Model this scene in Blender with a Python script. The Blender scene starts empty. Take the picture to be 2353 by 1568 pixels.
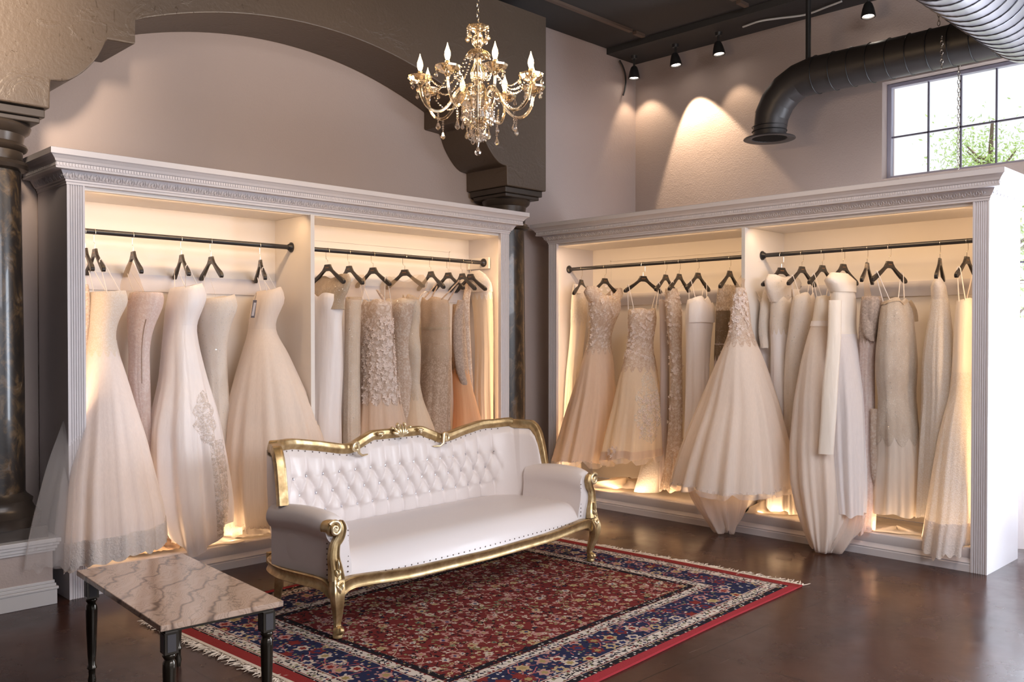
import bpy, bmesh, math, random
import numpy as np
from mathutils import Vector, Matrix, Euler, noise
PI = math.pi
random.seed(7)
sc = bpy.context.scene
COL = sc.collection

# ------------------------------------------------------------------ camera
F, CX, CY, PIT, YAW, HC = 2078.0, 1176.5, 806.0, math.radians(.8), math.radians(45.2), 1.5
cd = bpy.data.cameras.new('camera'); cam = bpy.data.objects.new('camera', cd); COL.objects.link(cam)
cam.location = (0, 0, HC)
cam.rotation_euler = (PI/2 - PIT, 0, YAW - PI/2)
cd.sensor_width = 36; cd.lens = F*36/2353; cd.shift_y = (CY-784)/2353
cd.clip_start = .05; cd.clip_end = 200
sc.camera = cam

# ------------------------------------------------------------------ world, sun, large lights, exposure
sc.view_settings.view_transform = 'Standard'; sc.view_settings.look = 'None'
sc.view_settings.gamma = 1; sc.view_settings.use_curve_mapping = False
sc.view_settings.exposure = 0.60
sc.cycles.max_bounces = 8; sc.cycles.transparent_max_bounces = 10; sc.cycles.diffuse_bounces = 4
sc.cycles.glossy_bounces = 3; sc.cycles.transmission_bounces = 5
sc.cycles.caustics_reflective = False; sc.cycles.caustics_refractive = False
sc.cycles.sample_clamp_indirect = 6
w = bpy.data.worlds.new('world'); sc.world = w; w.use_nodes = True
bg = w.node_tree.nodes['Background']; bg.inputs[0].default_value = (.90, .94, 1, 1); bg.inputs[1].default_value = 0.85

def light(name, kind, loc, target=None, power=10, color=(1, 1, 1), size=(1, 1), **k):
    d = bpy.data.lights.new(name, kind); d.energy = power; d.color = color
    if kind == 'AREA':
        d.shape = 'RECTANGLE'; d.size, d.size_y = size
    elif kind in ('POINT', 'SPOT'):
        d.shadow_soft_size = size[0]
    for a, b in k.items(): setattr(d, a, b)
    o = bpy.data.objects.new(name, d); COL.objects.link(o); o.location = loc
    if target is not None:
        o.rotation_euler = (Vector(target)-Vector(loc)).to_track_quat('-Z', 'Y').to_euler()
    return o
light('sun', 'SUN', (12, 2, 12), (9.2, 1.6, 2), 4.0, (1, .95, .88), angle=.01)
# daylight of the shop windows: one in the right wall, the wide one on the street side behind the camera
light('daylight_right', 'AREA', (8.2, .3, 1.5), (5.0, .6, 1.2), 420, (.80, .88, 1), (3.8, 2.4))
light('daylight_street', 'AREA', (3.4, -4.2, 2.7), (3.4, 3.0, 1.0), 150, (.93, .92, 1), (6.0, 1.2))
light('overhead_fill_light', 'AREA', (3.0, .2, 4.3), (3.3, 3.6, 1.2), 115, (1, .93, .90), (3.2, 1.6))  # added overhead fill, no real fitting: brightens the seat, keeps under the sofa dark
# warm ceiling spots further along the shop, out of the picture to the left
light('shop_spot_light', 'SPOT', (.6, 1.8, 4.2), (.95, 5.4, 3.45), 2000, (1, .78, .58), (.5,), spot_size=math.radians(36), spot_blend=1)

# ------------------------------------------------------------------ pixel helpers (a pixel and a real distance give a point)
FWv = Vector((math.cos(PIT)*math.cos(YAW), math.cos(PIT)*math.sin(YAW), -math.sin(PIT)))
RTv = Vector((math.sin(YAW), -math.cos(YAW), 0)); UPv = RTv.cross(FWv); CAMP = Vector((0, 0, HC))
def ray(px, py): return FWv + RTv*((px-CX)/F) + UPv*((CY-py)/F)
def on_y(px, py, y): d = ray(px, py); return CAMP + d*(y/d.y)
def on_x(px, py, x): d = ray(px, py); return CAMP + d*(x/d.x)
def on_z(px, py, z=0): d = ray(px, py); return CAMP + d*((z-HC)/d.z)

# ------------------------------------------------------------------ scene-graph helpers
def setp(o, label=None, cat=None, group=None, kind=None):
    if label: o['label'] = label
    if cat: o['category'] = cat
    if group: o['group'] = group
    if kind: o['kind'] = kind
    return o
def thing(name, label, cat, loc=(0, 0, 0), rz=0, group=None, rot=None):
    o = bpy.data.objects.new(name, None); COL.objects.link(o)
    o.location = loc; o.rotation_euler = rot if rot else (0, 0, rz); o.empty_display_size = .1
    return setp(o, label, cat, group)
def wmat(o):
    m = Matrix.LocRotScale(o.location, o.rotation_euler, o.scale)
    return wmat(o.parent) @ m if o.parent else m
class MB:
    def __init__(s): s.v = []; s.f = []; s.col = None
    def add(s, vs, fs):
        n = len(s.v); s.v += [Vector(a) for a in vs]; s.f += [tuple(i+n for i in f) for f in fs]; return s
    def box(s, a, b):
        (x0, y0, z0), (x1, y1, z1) = a, b
        return s.add([(x0,y0,z0),(x1,y0,z0),(x1,y1,z0),(x0,y1,z0),(x0,y0,z1),(x1,y0,z1),(x1,y1,z1),(x0,y1,z1)],
                     [(0,3,2,1),(4,5,6,7),(0,1,5,4),(1,2,6,5),(2,3,7,6),(3,0,4,7)])
    def grid(s, P, closed=False, flip=False):
        """P: rows of points"""
        n = len(s.v); R = len(P); Cn = len(P[0])
        for r in P: s.v += [Vector(a) for a in r]
        for i in range(R-1):
            for j in range(Cn if closed else Cn-1):
                a = n+i*Cn+j; b = n+i*Cn+(j+1) % Cn; c = n+(i+1)*Cn+(j+1) % Cn; d = n+(i+1)*Cn+j
                s.f.append((d, c, b, a) if flip else (a, b, c, d))
        return s
    def cap(s, ring, flip=False):
        n = len(s.v); s.v += [Vector(a) for a in ring]; k = list(range(n, n+len(ring)))
        s.f.append(tuple(k[::-1] if flip else k)); return s
    def tube(s, pts, r, n=8, caps=True, sq=None):
        pts = [Vector(p) for p in pts]; m = len(pts)
        rr = r if isinstance(r, (list, tuple)) else [r]*m
        t0 = (pts[1]-pts[0]).normalized()
        ref = Vector((0, 0, 1)) if abs(t0.z) < .9 else Vector((1, 0, 0))
        nn = t0.cross(ref).normalized(); rows = []
        for i, p in enumerate(pts):
            t = (pts[min(i+1, m-1)]-pts[max(i-1, 0)])
            t = t.normalized() if t.length > 1e-9 else t0
            nn = (nn - t*nn.dot(t)); nn = nn.normalized() if nn.length > 1e-6 else t.orthogonal().normalized()
            b = t.cross(nn)
            rows.append([p + (nn*math.cos(2*PI*k/n)*(sq or 1) + b*math.sin(2*PI*k/n))*rr[i] for k in range(n)])
        s.grid(rows, closed=True)
        if caps: s.cap(rows[0]); s.cap(rows[-1], True)
        return s
    def lathe(s, prof, n=24, c=(0, 0, 0), caps=True, mod=None):
        c = Vector(c); rows = []
        for r, z in prof:
            rows.append([c + Vector((math.cos(2*PI*k/n), math.sin(2*PI*k/n), 0))*(r*(mod(k, z) if mod else 1)) + Vector((0, 0, z)) for k in range(n)])
        s.grid(rows, closed=True)
        if caps: s.cap(rows[0], True); s.cap(rows[-1])
        return s
    def ball(s, c, r, n=8, sz=1):
        return s.lathe([(max(1e-4, r*math.sin(PI*i/(n//2+1))), -r*sz*math.cos(PI*i/(n//2+1))) for i in range(n//2+2)], n, c, caps=False)
    def xf(s, M):
        s.v = [M @ p for p in s.v]; return s
    def build(s, name, mat, parent=None, smooth=True, bevel=0, sub=0, local=False, angle=40, solid=0):
        me = bpy.data.meshes.new(name)
        inv = Matrix() if (local or parent is None) else wmat(parent).inverted()
        me.from_pydata([tuple(inv @ p) for p in s.v], [], s.f); me.validate()
        bm = bmesh.new(); bm.from_mesh(me); bmesh.ops.remove_doubles(bm, verts=bm.verts, dist=1e-5)
        if len(bm.faces) < 60000: bmesh.ops.recalc_face_normals(bm, faces=bm.faces)
        if smooth:
            for f in bm.faces: f.smooth = True
            for e in bm.edges:
                if len(e.link_faces) == 2 and e.calc_face_angle(0) > math.radians(angle): e.smooth = False
        bm.to_mesh(me); bm.free()
        me.materials.append(mat)
        o = bpy.data.objects.new(name, me); COL.objects.link(o)
        if parent: o.parent = parent
        if solid:
            md = o.modifiers.new('solid', 'SOLIDIFY'); md.thickness = solid; md.offset = 0
        if bevel:
            md = o.modifiers.new('bevel', 'BEVEL'); md.width = bevel; md.segments = 2; md.limit_method = 'ANGLE'; md.angle_limit = math.radians(35)
        if sub:
            md = o.modifiers.new('sub', 'SUBSURF'); md.levels = sub; md.render_levels = sub
        return o
def copy_tree(o, parent=None):
    c = o.copy(); COL.objects.link(c); c.parent = parent
    for ch in list(o.children): copy_tree(ch, c)
    return c
def struct(name, mb, mat, **k):
    return setp(mb.build(name, mat, None, **k), kind='structure')
def smooth_curve(pts, n=12):
    """Catmull-Rom through the points (any dimension)"""
    P = [np.array(p, float) for p in pts]; P = [2*P[0]-P[1]] + P + [2*P[-1]-P[-2]]; out = []
    for i in range(1, len(P)-2):
        for k in range(n):
            t = k/n
            out.append(.5*((2*P[i])+(-P[i-1]+P[i+1])*t+(2*P[i-1]-5*P[i]+4*P[i+1]-P[i+2])*t*t+(-P[i-1]+3*P[i]-3*P[i+1]+P[i+2])*t**3))
    out.append(P[-2]); return out
# ------------------------------------------------------------------ materials
class NT:
    """tiny node-tree writer"""
    def __init__(s, name):
        s.m = bpy.data.materials.new(name); s.m.use_nodes = True; s.t = s.m.node_tree; s.t.nodes.clear()
        s.out = s.t.nodes.new('ShaderNodeOutputMaterial'); s._c = None
    def n(s, typ, inp=None, **k):
        nd = s.t.nodes.new(typ)
        for a, b in k.items(): setattr(nd, a, b)
        for a, b in (inp or {}).items():
            if isinstance(b, bpy.types.NodeSocket): s.t.links.new(b, nd.inputs[a])
            else: nd.inputs[a].default_value = b
        return nd
    def co(s, kind='Object'):
        if s._c is None: s._c = s.n('ShaderNodeTexCoord')
        return s._c.outputs[kind]
    def math(s, op, a, b=0, c=0, clamp=False):
        return s.n('ShaderNodeMath', {0: a, 1: b, 2: c}, operation=op, use_clamp=clamp).outputs[0]
    def map(s, v, scale=(1, 1, 1), loc=(0, 0, 0), rot=(0, 0, 0)):
        return s.n('ShaderNodeMapping', {'Vector': v, 'Scale': scale, 'Location': loc, 'Rotation': rot}).outputs[0]
    def noise(s, v, scale=5, detail=2, rough=.5, dist=0):
        return s.n('ShaderNodeTexNoise', {'Vector': v, 'Scale': scale, 'Detail': detail, 'Roughness': rough, 'Distortion': dist}).outputs[0]
    def vor(s, v, scale=5, feature='F1', out='Distance', rnd=1, dim='3D'):
        nd = s.n('ShaderNodeTexVoronoi', {'Vector': v, 'Scale': scale, 'Randomness': rnd}, feature=feature, voronoi_dimensions=dim)
        return nd.outputs[out]
    def ramp(s, f, stops, interp='LINEAR'):
        nd = s.n('ShaderNodeValToRGB', {0: f}); cr = nd.color_ramp; cr.interpolation = interp
        while len(cr.elements) > 1: cr.elements.remove(cr.elements[-1])
        for i, (p, c) in enumerate(stops):
            e = cr.elements[0] if i == 0 else cr.elements.new(p)
            e.position = p; e.color = (c, c, c, 1) if isinstance(c, (int, float)) else (*c, 1)
        return nd.outputs[0]
    def mix(s, f, a, b):
        nd = s.n('ShaderNodeMix', data_type='RGBA')
        for i, val in ((0, f), (6, a), (7, b)):
            if isinstance(val, bpy.types.NodeSocket): s.t.links.new(val, nd.inputs[i])
            else: nd.inputs[i].default_value = val if i == 0 else (*val, 1)
        return nd.outputs[2]
    def bump(s, h, strength=.3, dist=.01):
        return s.n('ShaderNodeBump', {'Height': h, 'Strength': strength, 'Distance': dist}).outputs[0]
    def pbr(s, color, rough=.5, metal=0, normal=None, **k):
        inp = {'Base Color': color if isinstance(color, bpy.types.NodeSocket) else (*color, 1), 'Roughness': rough, 'Metallic': metal}
        if normal is not None: inp['Normal'] = normal
        for a, b in k.items(): inp[a.replace('_', ' ')] = b
        return s.n('ShaderNodeBsdfPrincipled', inp).outputs[0]
    def end(s, sh): s.t.links.new(sh, s.out.inputs[0]); return s.m
    def mixsh(s, f, a, b): return s.n('ShaderNodeMixShader', {0: f, 1: a, 2: b}).outputs[0]

def simple(name, color, rough=.5, metal=0, nscale=0, namp=.1, bump=0, bscale=60, **k):
    t = NT(name); c = color
    if nscale:
        f = t.noise(t.co(), nscale, 3)
        c = t.mix(f, tuple(v*(1-namp) for v in color), tuple(min(1, v*(1+namp)) for v in color))
    nm = t.bump(t.noise(t.co(), bscale, 4), bump, .01) if bump else None
    return t.end(t.pbr(c, rough, metal, nm, **k))

def wall_mat(name, color, gloss=.6, tex=.35):
    t = NT(name); co = t.co()
    big = t.noise(co, 1.3, 3); c = t.mix(big, tuple(v*.93 for v in color), tuple(v*1.05 for v in color))
    h = t.math('ADD', t.noise(co, 70, 3), t.math('MULTIPLY', t.ramp(t.noise(co, 9, 4, .6, 1.5), [(.50, 0), (.66, 1)]), .25))
    return t.end(t.pbr(c, gloss, 0, t.bump(h, tex, .006)))
M = {}
M['wall'] = wall_mat('mauve_wall_plaster', (.44, .36, .328))
def arch_mat():
    t = NT('brown_trowelled_plaster'); co = t.co()
    blot = t.ramp(t.noise(t.map(co, (1, 1, 1.2)), 3.2, 6, .62, 1.0), [(.57, 0), (.62, 1)])
    fine = t.ramp(t.noise(t.map(co, (2.2, 1, 1)), 9, 5, .6, 2.5), [(.66, 0), (.675, 1), (.70, 1), (.715, 0)])
    c = t.mix(t.noise(co, 1.5, 3), (.080, .058, .042), (.112, .081, .058))
    h = t.math('ADD', t.math('MULTIPLY', blot, .15), t.math('ADD', fine, t.math('MULTIPLY', t.noise(co, 45, 3), .25)))
    return t.end(t.pbr(c, .42, 0, t.bump(h, .6, .012), Specular_IOR_Level=.5))
M['arch'] = arch_mat()
M['ceiling'] = simple('dark_painted_ceiling', (.042, .040, .040), .8, nscale=2, namp=.15)
M['ceiling_strip'] = simple('brown_ceiling_batten', (.12, .082, .062), .6)
def floor_mat():
    t = NT('stained_dark_concrete'); co = t.co()
    c = t.ramp(t.noise(co, 1.6, 6, .62, .8), [(.3, (.030, .0135, .011)), (.5, (.047, .020, .0145)), (.72, (.068, .029, .019))])
    sc_ = t.ramp(t.noise(t.map(co, (.6, 22, 1), rot=(0, 0, .5)), 2.2, 3, .7), [(.69, 0), (.72, 1)])
    sc2 = t.ramp(t.noise(t.map(co, (24, .5, 1), rot=(0, 0, .2)), 2.0, 3, .7), [(.70, 0), (.73, 1)])
    s = t.math('ADD', sc_, sc2, clamp=True)
    c = t.mix(t.math('MULTIPLY', s, .38), c, (.20, .14, .12))
    # saw-cut joints
    sx = t.n('ShaderNodeSeparateXYZ', {0: t.map(co, (1, 1, 1), (.9, .35, 0))})
    j = []
    for i in (0, 1):
        m_ = t.math('FRACT', t.math('MULTIPLY', sx.outputs[i], 1/1.83)); j.append(t.math('LESS_THAN', t.math('ABSOLUTE', t.math('SUBTRACT', m_, .5)), .0018))
    jj = t.math('ADD', j[0], j[1], clamp=True)
    c = t.mix(jj, c, (.012, .008, .007))
    r = t.ramp(t.noise(co, 3.5, 5, .65), [(.3, .16), (.7, .32)])
    return t.end(t.pbr(c, r, 0, t.bump(t.math('SUBTRACT', t.noise(co, 9, 4), jj), .05, .006), Specular_IOR_Level=.2))
M['floor'] = floor_mat()
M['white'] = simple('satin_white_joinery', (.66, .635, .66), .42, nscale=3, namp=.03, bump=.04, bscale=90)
M['white_in'] = simple('warm_lit_white_interior', (.78, .74, .70), .5, nscale=2, namp=.04)  # same white joinery inside, with the warm cabinet light put into its colour
M['trim'] = simple('painted_baseboard', (.60, .58, .58), .4)
M['rod'] = simple('black_steel_rod', (.018, .018, .022), .28, 0)
M['black'] = simple('black_powder_coat', (.02, .02, .021), .45)
M['black_duct'] = simple('dark_brown_duct_paint', (.045, .040, .040), .42, nscale=6, namp=.2)
M['chrome'] = simple('polished_steel_wire', (.75, .68, .58), .2, 1)
def silver():
    t = NT('galvanised_spiral_steel'); co = t.co()
    return t.end(t.pbr(t.mix(t.noise(co, 3, 2), (.58, .56, .61), (.70, .67, .73)), .30, .9))
M['silver'] = silver()
M['seam'] = simple('dark_duct_seam', (.10, .10, .12), .4, .6)
def gold():
    t = NT('antiqued_gold_leaf'); co = t.co()
    f = t.noise(co, 16, 4, .6)
    c = t.ramp(f, [(.25, (.27, .17, .075)), (.5, (.47, .33, .16)), (.78, (.66, .52, .31))])
    return t.end(t.pbr(c, t.ramp(f, [(.3, .46), (.7, .31)]), .8, t.bump(t.noise(co, 60, 3), .12, .004)))
M['gold'] = gold()
M['gold_pale'] = simple('worn_pale_gold', (.80, .66, .42), .3, .8, nscale=20, namp=.2)
M['leather'] = simple('white_leatherette', (.72, .655, .635), .38, nscale=2, namp=.03, bump=.05, bscale=260, Coat_Weight=.1)
M['stud'] = simple('dark_bronze_stud', (.16, .12, .10), .3, .9)
M['crystal_button'] = simple('faceted_rhinestone', (.80, .80, .86), .06, .85)
def marble():
    t = NT('beige_veined_marble'); co = t.co()
    v = t.map(co, (1, .55, 1), rot=(0, 0, .95))
    w1 = t.n('ShaderNodeTexWave', {'Vector': v, 'Scale': 3.2, 'Distortion': 7.5, 'Detail': 3.5, 'Detail Scale': 1.5, 'Detail Roughness': .55}).outputs[1]
    a, b, d, e = (.44, .305, .225), (.33, .215, .15), (.11, .068, .048), (.50, .36, .275)
    c = t.ramp(w1, [(0, d), (.035, b), (.12, a), (.26, e), (.33, b), (.35, a), (.52, e), (.56, a), (.58, d), (.60, a), (.78, e), (.84, b), (.86, a), (1, e)])
    w2 = t.n('ShaderNodeTexWave', {'Vector': t.map(co, (1, .8, 1), rot=(0, 0, .3)), 'Scale': 2.2, 'Distortion': 16, 'Detail': 6, 'Detail Scale': 1.2, 'Detail Roughness': .68}).outputs[1]
    c = t.mix(t.math('MULTIPLY', t.ramp(w2, [(0, 1), (.02, .4), (.05, 0)]), .6), c, d)
    c = t.mix(t.math('MULTIPLY', t.noise(co, 26, 6, .7), .3), c, (.46, .34, .27))
    return t.end(t.pbr(c, .10, 0, None, Specular_IOR_Level=.45))
M['marble'] = marble()
M['bronze_leg'] = simple('black_bronze_lacquer', (.035, .028, .020), .14, .55, nscale=8, namp=.3)
M['brown_panel'] = simple('grey_brown_inset', (.05, .045, .048), .45)
def column():
    t = NT('faux_dark_marble_column'); co = t.co()
    c = t.ramp(t.noise(t.map(co, (1, 1, .6)), 7, 8, .68, 1.6), [(.34, (.012, .010, .009)), (.50, (.026, .019, .015)), (.60, (.10, .062, .030)), (.68, (.12, .105, .10)), (.74, (.03, .025, .022))])
    return t.end(t.pbr(c, .3, 0, None, Coat_Weight=.3))
M['column'] = column()
M['capital'] = simple('dark_bronze_capital', (.050, .038, .030), .3, .2, nscale=10, namp=.3)
M['hanger'] = simple('black_lacquered_wood', (.020, .016, .015), .34, nscale=20, namp=.3)
M['gold_ink'] = simple('gold_foil_print', (.42, .20, .08), .4, .4)
M['tag'] = simple('dark_grey_card', (.11, .09, .10), .6)
M['tag_window'] = simple('silver_card_label', (.50, .46, .47), .5)
M['cable_white'] = simple('white_cable', (.62, .62, .62), .5)
def crystal(name, tint, amt):
    t = NT(name)
    g = t.n('ShaderNodeBsdfGlass', {'Color': (*tint, 1), 'Roughness': .02, 'IOR': 1.5}).outputs[0]
    gl = t.n('ShaderNodeBsdfGlossy', {'Color': (*tint, 1), 'Roughness': .10}).outputs[0]
    tr = t.n('ShaderNodeBsdfTransparent', {'Color': (.96, .93, .86, 1)}).outputs[0]
    return t.end(t.mixsh(.30, t.mixsh(amt, g, gl), tr))
M['crystal'] = crystal('amber_cut_crystal', (1, .92, .79), .45)
M['crystal_clear'] = crystal('clear_cut_crystal', (.97, .93, .90), .35)
def emit(name, c, s):
    t = NT(name); return t.end(t.n('ShaderNodeEmission', {'Color': (*c, 1), 'Strength': s}).outputs[0])
M['bulb'] = emit('lit_flame_bulb', (1, .66, .30), 14)
M['lamp_lens'] = emit('lit_spot_lens', (1, .86, .72), 14)
def leafm():
    t = NT('sunlit_leaves')
    c = t.mix(t.noise(t.co(), 8, 2), (.32, .50, .16), (.62, .76, .36))
    return t.end(t.mixsh(.5, t.n('ShaderNodeBsdfDiffuse', {'Color': c}).outputs[0], t.n('ShaderNodeBsdfTranslucent', {'Color': c}).outputs[0]))
M['leaf'] = leafm()
M['bark'] = simple('grey_bark', (.22, .17, .13), .9)
M['glass'] = (lambda t: t.end(t.mixsh(.06, t.n('ShaderNodeBsdfTransparent').outputs[0], t.n('ShaderNodeBsdfGlossy', {'Roughness': .02}).outputs[0])))(NT('window_glass'))
M['muntin'] = simple('dark_window_bar', (.09, .08, .12), .4)
M['frame_grey'] = simple('grey_window_frame', (.30, .29, .36), .4)
M['pavement'] = simple('pale_pavement', (.45, .44, .43), .9)
M['ivory_fringe'] = simple('ivory_cotton_fringe', (.62, .52, .42), .9, nscale=30, namp=.2)

# fabrics ---------------------------------------------------------------
def fabric(name, color, kind='satin', color2=None, scale=1.0, trans=.3, alpha=1.0, dens=.5, gauze=False):
    t = NT(name); co = t.co(); c = color; nm = None; rough = .75; extra = {}
    c2 = color2 or tuple(min(1, v*1.12) for v in color)
    if kind == 'satin':
        rough = .34; h = t.noise(t.map(co, (9, 9, 1.2)), 2.4, 3, .5, .6); nm = t.bump(h, .22, .02)
        extra = {'Sheen_Weight': .25, 'Sheen_Roughness': .3}
        c = t.mix(h, color, c2)
    elif kind == 'tulle':
        rough = .95; h = t.noise(t.map(co, (55, 55, 1.1)), 2.0, 3, .6, .2)
        c = t.mix(t.ramp(h, [(.3, 0), (.7, 1)]), tuple(v*.975 for v in color), tuple(min(1, v*1.03) for v in color)); nm = t.bump(h, .13, .01)
        extra = {'Sheen_Weight': .3}
    elif kind in ('lace', 'lace3d', 'sequin', 'bead'):
        wv = t.n('ShaderNodeVectorMath', {0: co, 1: t.n('ShaderNodeVectorMath', {0: t.n('ShaderNodeTexNoise', {'Vector': co, 'Scale': 16*scale, 'Detail': 2}).outputs[1], 'Scale': .05/scale}, operation='SCALE').outputs[0]}, operation='ADD').outputs[0]
        if kind in ('lace', 'lace3d'):
            s0 = (52 if kind == 'lace' else 30)*scale
            d = t.vor(wv, s0); d2 = t.vor(wv, s0*2.3)
            blob = t.ramp(t.noise(co, 13*scale, 4, .6, .8), [(.5-dens*.16, 0), (.58-dens*.14, 1)])
            rid = t.math('ABSOLUTE', t.math('SUBTRACT', t.noise(co, 20*scale, 3, .55, 1.6), .5))
            line = t.ramp(rid, [(.008, 1), (.028, 0)])
            pet = t.math('MULTIPLY', t.ramp(d, [(.32, 1), (.60, .15)]), t.ramp(d2, [(.25, 1), (.6, .6)]))
            m_ = t.math('MAXIMUM', t.math('MULTIPLY', pet, blob), t.math('MULTIPLY', line, .8))
            c = t.mix(m_, color, c2); nm = t.bump(t.math('ADD', m_, t.math('MULTIPLY', t.noise(co, 120, 2), .2)), .45, .006)
            rough = .8
        else:
            d = t.vor(wv, 150*scale); cc = t.vor(wv, 150*scale, out='Color')
            rnd = t.n('ShaderNodeSeparateColor', {0: cc}).outputs[0]
            big = t.ramp(t.noise(t.map(co, (1, 1, .6)), 11*scale, 4, .6), [(.38, 0), (.62, 1)])
            m_ = t.math('MULTIPLY', t.ramp(rnd, [(.55-dens*.3, 0), (.6-dens*.3, 1)]), t.ramp(d, [(.30, 1), (.42, 0)]))
            c = t.mix(t.math('MULTIPLY', t.math('MAXIMUM', m_, .25), big), color, c2)
            nv = t.n('ShaderNodeVectorMath', {0: t.n('ShaderNodeVectorMath', {0: cc, 1: (.5, .5, .5)}, operation='SUBTRACT').outputs[0], 'Scale': 1.3}, operation='SCALE').outputs[0]
            geo = t.n('ShaderNodeNewGeometry').outputs['Normal']
            nm0 = t.n('ShaderNodeVectorMath', {0: t.n('ShaderNodeVectorMath', {0: geo, 1: nv}, operation='ADD').outputs[0]}, operation='NORMALIZE').outputs[0]
            base = t.pbr(c, .75, 0, t.bump(t.math('ADD', m_, big), .5, .006))
            spark = t.pbr((1, .97, .94), .22, .35, nm0, Specular_IOR_Level=1.0)
            thr = .90 if kind == 'sequin' else .965
            sm = t.math('MULTIPLY', t.ramp(rnd, [(thr, 0), (thr+.01, 1)]), t.ramp(d, [(.42, 1), (.5, 0)]))
            sh = t.mixsh(t.math('MULTIPLY', sm, .85), base, spark)
            if trans:
                sh = t.mixsh(trans*.6, sh, t.n('ShaderNodeBsdfTranslucent', {'Color': c}).outputs[0])
            if alpha < 1: sh = t.mixsh(1-alpha, sh, t.n('ShaderNodeBsdfTransparent').outputs[0])
            return t.end(sh)
    cs = c if isinstance(c, bpy.types.NodeSocket) else (*c, 1)
    sh = t.pbr(c, rough, 0, nm, **extra)
    if trans:
        tr = t.n('ShaderNodeBsdfTranslucent', {'Color': cs}).outputs[0]
        sh = t.mixsh(trans, sh, tr)
    if alpha < 1:
        a = 1-alpha
        if gauze:
            a = t.ramp(t.noise(t.map(co, (30, 30, 1)), 2.0, 3), [(.3, min(1, 1-alpha*.5)), (.7, max(0, 1-alpha*1.6))])
        if kind in ('lace', 'lace3d'):
            a = t.math('MULTIPLY', t.math('SUBTRACT', 1, m_), 1-alpha)
        sh = t.mixsh(a, sh, t.n('ShaderNodeBsdfTransparent').outputs[0])
    return t.end(sh)
IV = (.86, .80, .77); WH = (.90, .86, .87); CR = (.86, .76, .64); BL = (.84, .68, .60); ND = (.62, .45, .33); CH = (.72, .58, .45)
FB = {
 'satin': fabric('ivory_satin', WH, 'satin', trans=.15),
 'satin_cream': fabric('cream_satin', (.88, .82, .75), 'satin', trans=.2),
 'satin_grey': fabric('mauve_grey_satin', (.60, .52, .52), 'satin', trans=.1),
 'tulle': fabric('ivory_tulle', WH, 'tulle'),
 'tulle_cream': fabric('cream_tulle', CR, 'tulle', trans=.4),
 'tulle_blush': fabric('blush_tulle', (.87, .78, .71), 'tulle'),
 'tulle_champ': fabric('champagne_tulle', (.80, .67, .57), 'tulle', trans=.35),
 'tulle_peach': fabric('peach_tulle', (.80, .54, .34), 'tulle', trans=.4),
 'tulle_pearl': fabric('pearl_grey_tulle', (.78, .72, .66), 'tulle', trans=.35),
 'lace': fabric('ivory_lace', (.86, .81, .77), 'lace', (.93, .89, .87), dens=1),
 'lace_blush': fabric('blush_lace', (.80, .66, .62), 'lace', (.90, .80, .77), dens=1),
 'lace_champ': fabric('champagne_lace', (.66, .52, .42), 'lace', (.88, .81, .75), dens=.7),
 'lace_nude': fabric('nude_lace', (.52, .38, .28), 'lace', (.80, .68, .58), scale=1.3, dens=.6),
 'lace_taupe': fabric('taupe_lace', (.50, .40, .34), 'lace', (.72, .61, .54), scale=1.1, dens=1),
 'lace_motif': fabric('lace_motif', (.84, .78, .74), 'lace', (.92, .86, .82), scale=1.1, dens=1.2),
 'applique_tan': fabric('tan_lace_applique', (.76, .69, .64), 'lace', (.78, .71, .66), scale=1.0, dens=1.1, alpha=.0),
 'applique_white': fabric('white_lace_applique', (.9, .85, .8), 'lace', (.97, .93, .87), scale=1.0, dens=1.0, alpha=.0),
 'flower3d': fabric('petal_applique', (.58, .46, .38), 'lace3d', (.92, .86, .84), scale=1.1, dens=.9),
 'pearl': fabric('pebbled_pearl_lace', (.84, .77, .69), 'lace', (.95, .92, .90), scale=2.2, dens=1.3),
 'bead': fabric('beaded_ivory', (.83, .75, .67), 'bead', (.90, .86, .84), dens=.6),
 'sequin': fabric('champagne_sequin', (.68, .58, .48), 'sequin', (.86, .80, .74), dens=.7),
 'sequin_silver': fabric('silver_grey_sequin', (.55, .47, .395), 'sequin', (.80, .75, .69), dens=.8),
 'sequin_gold': fabric('gold_bead_yoke', (.50, .40, .30), 'sequin', (.80, .70, .56), scale=1.3, dens=.8),
 'nude_bead': fabric('nude_beading', (.54, .41, .31), 'bead', (.76, .64, .54), dens=.7),
 'brown': fabric('bronze_taffeta', (.30, .20, .14), 'satin', trans=.1),
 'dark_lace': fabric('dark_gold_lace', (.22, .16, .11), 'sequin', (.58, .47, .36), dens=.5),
 'sheer': fabric('sheer_illusion_net', (.72, .56, .40), 'tulle', alpha=.30, trans=.4),
 'sheer_lace': fabric('sheer_lace_net', (.62, .48, .36), 'lace', (.92, .86, .80), alpha=.45, dens=.7),
 'veil': fabric('sheer_tulle_veil', (.92, .87, .85), 'tulle', alpha=.24, trans=.45),
 'veil2': fabric('loose_tulle_layer', (.85, .76, .70), 'tulle', alpha=.62, trans=.4),
 'wisp': fabric('wispy_tulle_hem', (.88, .80, .77), 'tulle', alpha=.42, trans=.4),
 'strap': simple('satin_ribbon', (.88, .82, .78), .5),
}
# ------------------------------------------------------------------ the room
YW, XW, ZC = 5.95, 7.77, 4.42          # far wall, right wall, ceiling
CY1, CX2 = 5.436, 6.136                # fronts of the two dress cabinets
struct('floor', MB().box((-4, -4.5, -.1), (XW+.3, YW+.3, 0)), M['floor'], smooth=False)
struct('wall_back', MB().box((-4, YW, 0), (XW+.3, YW+.2, ZC+.1)), M['wall'], smooth=False)
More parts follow.
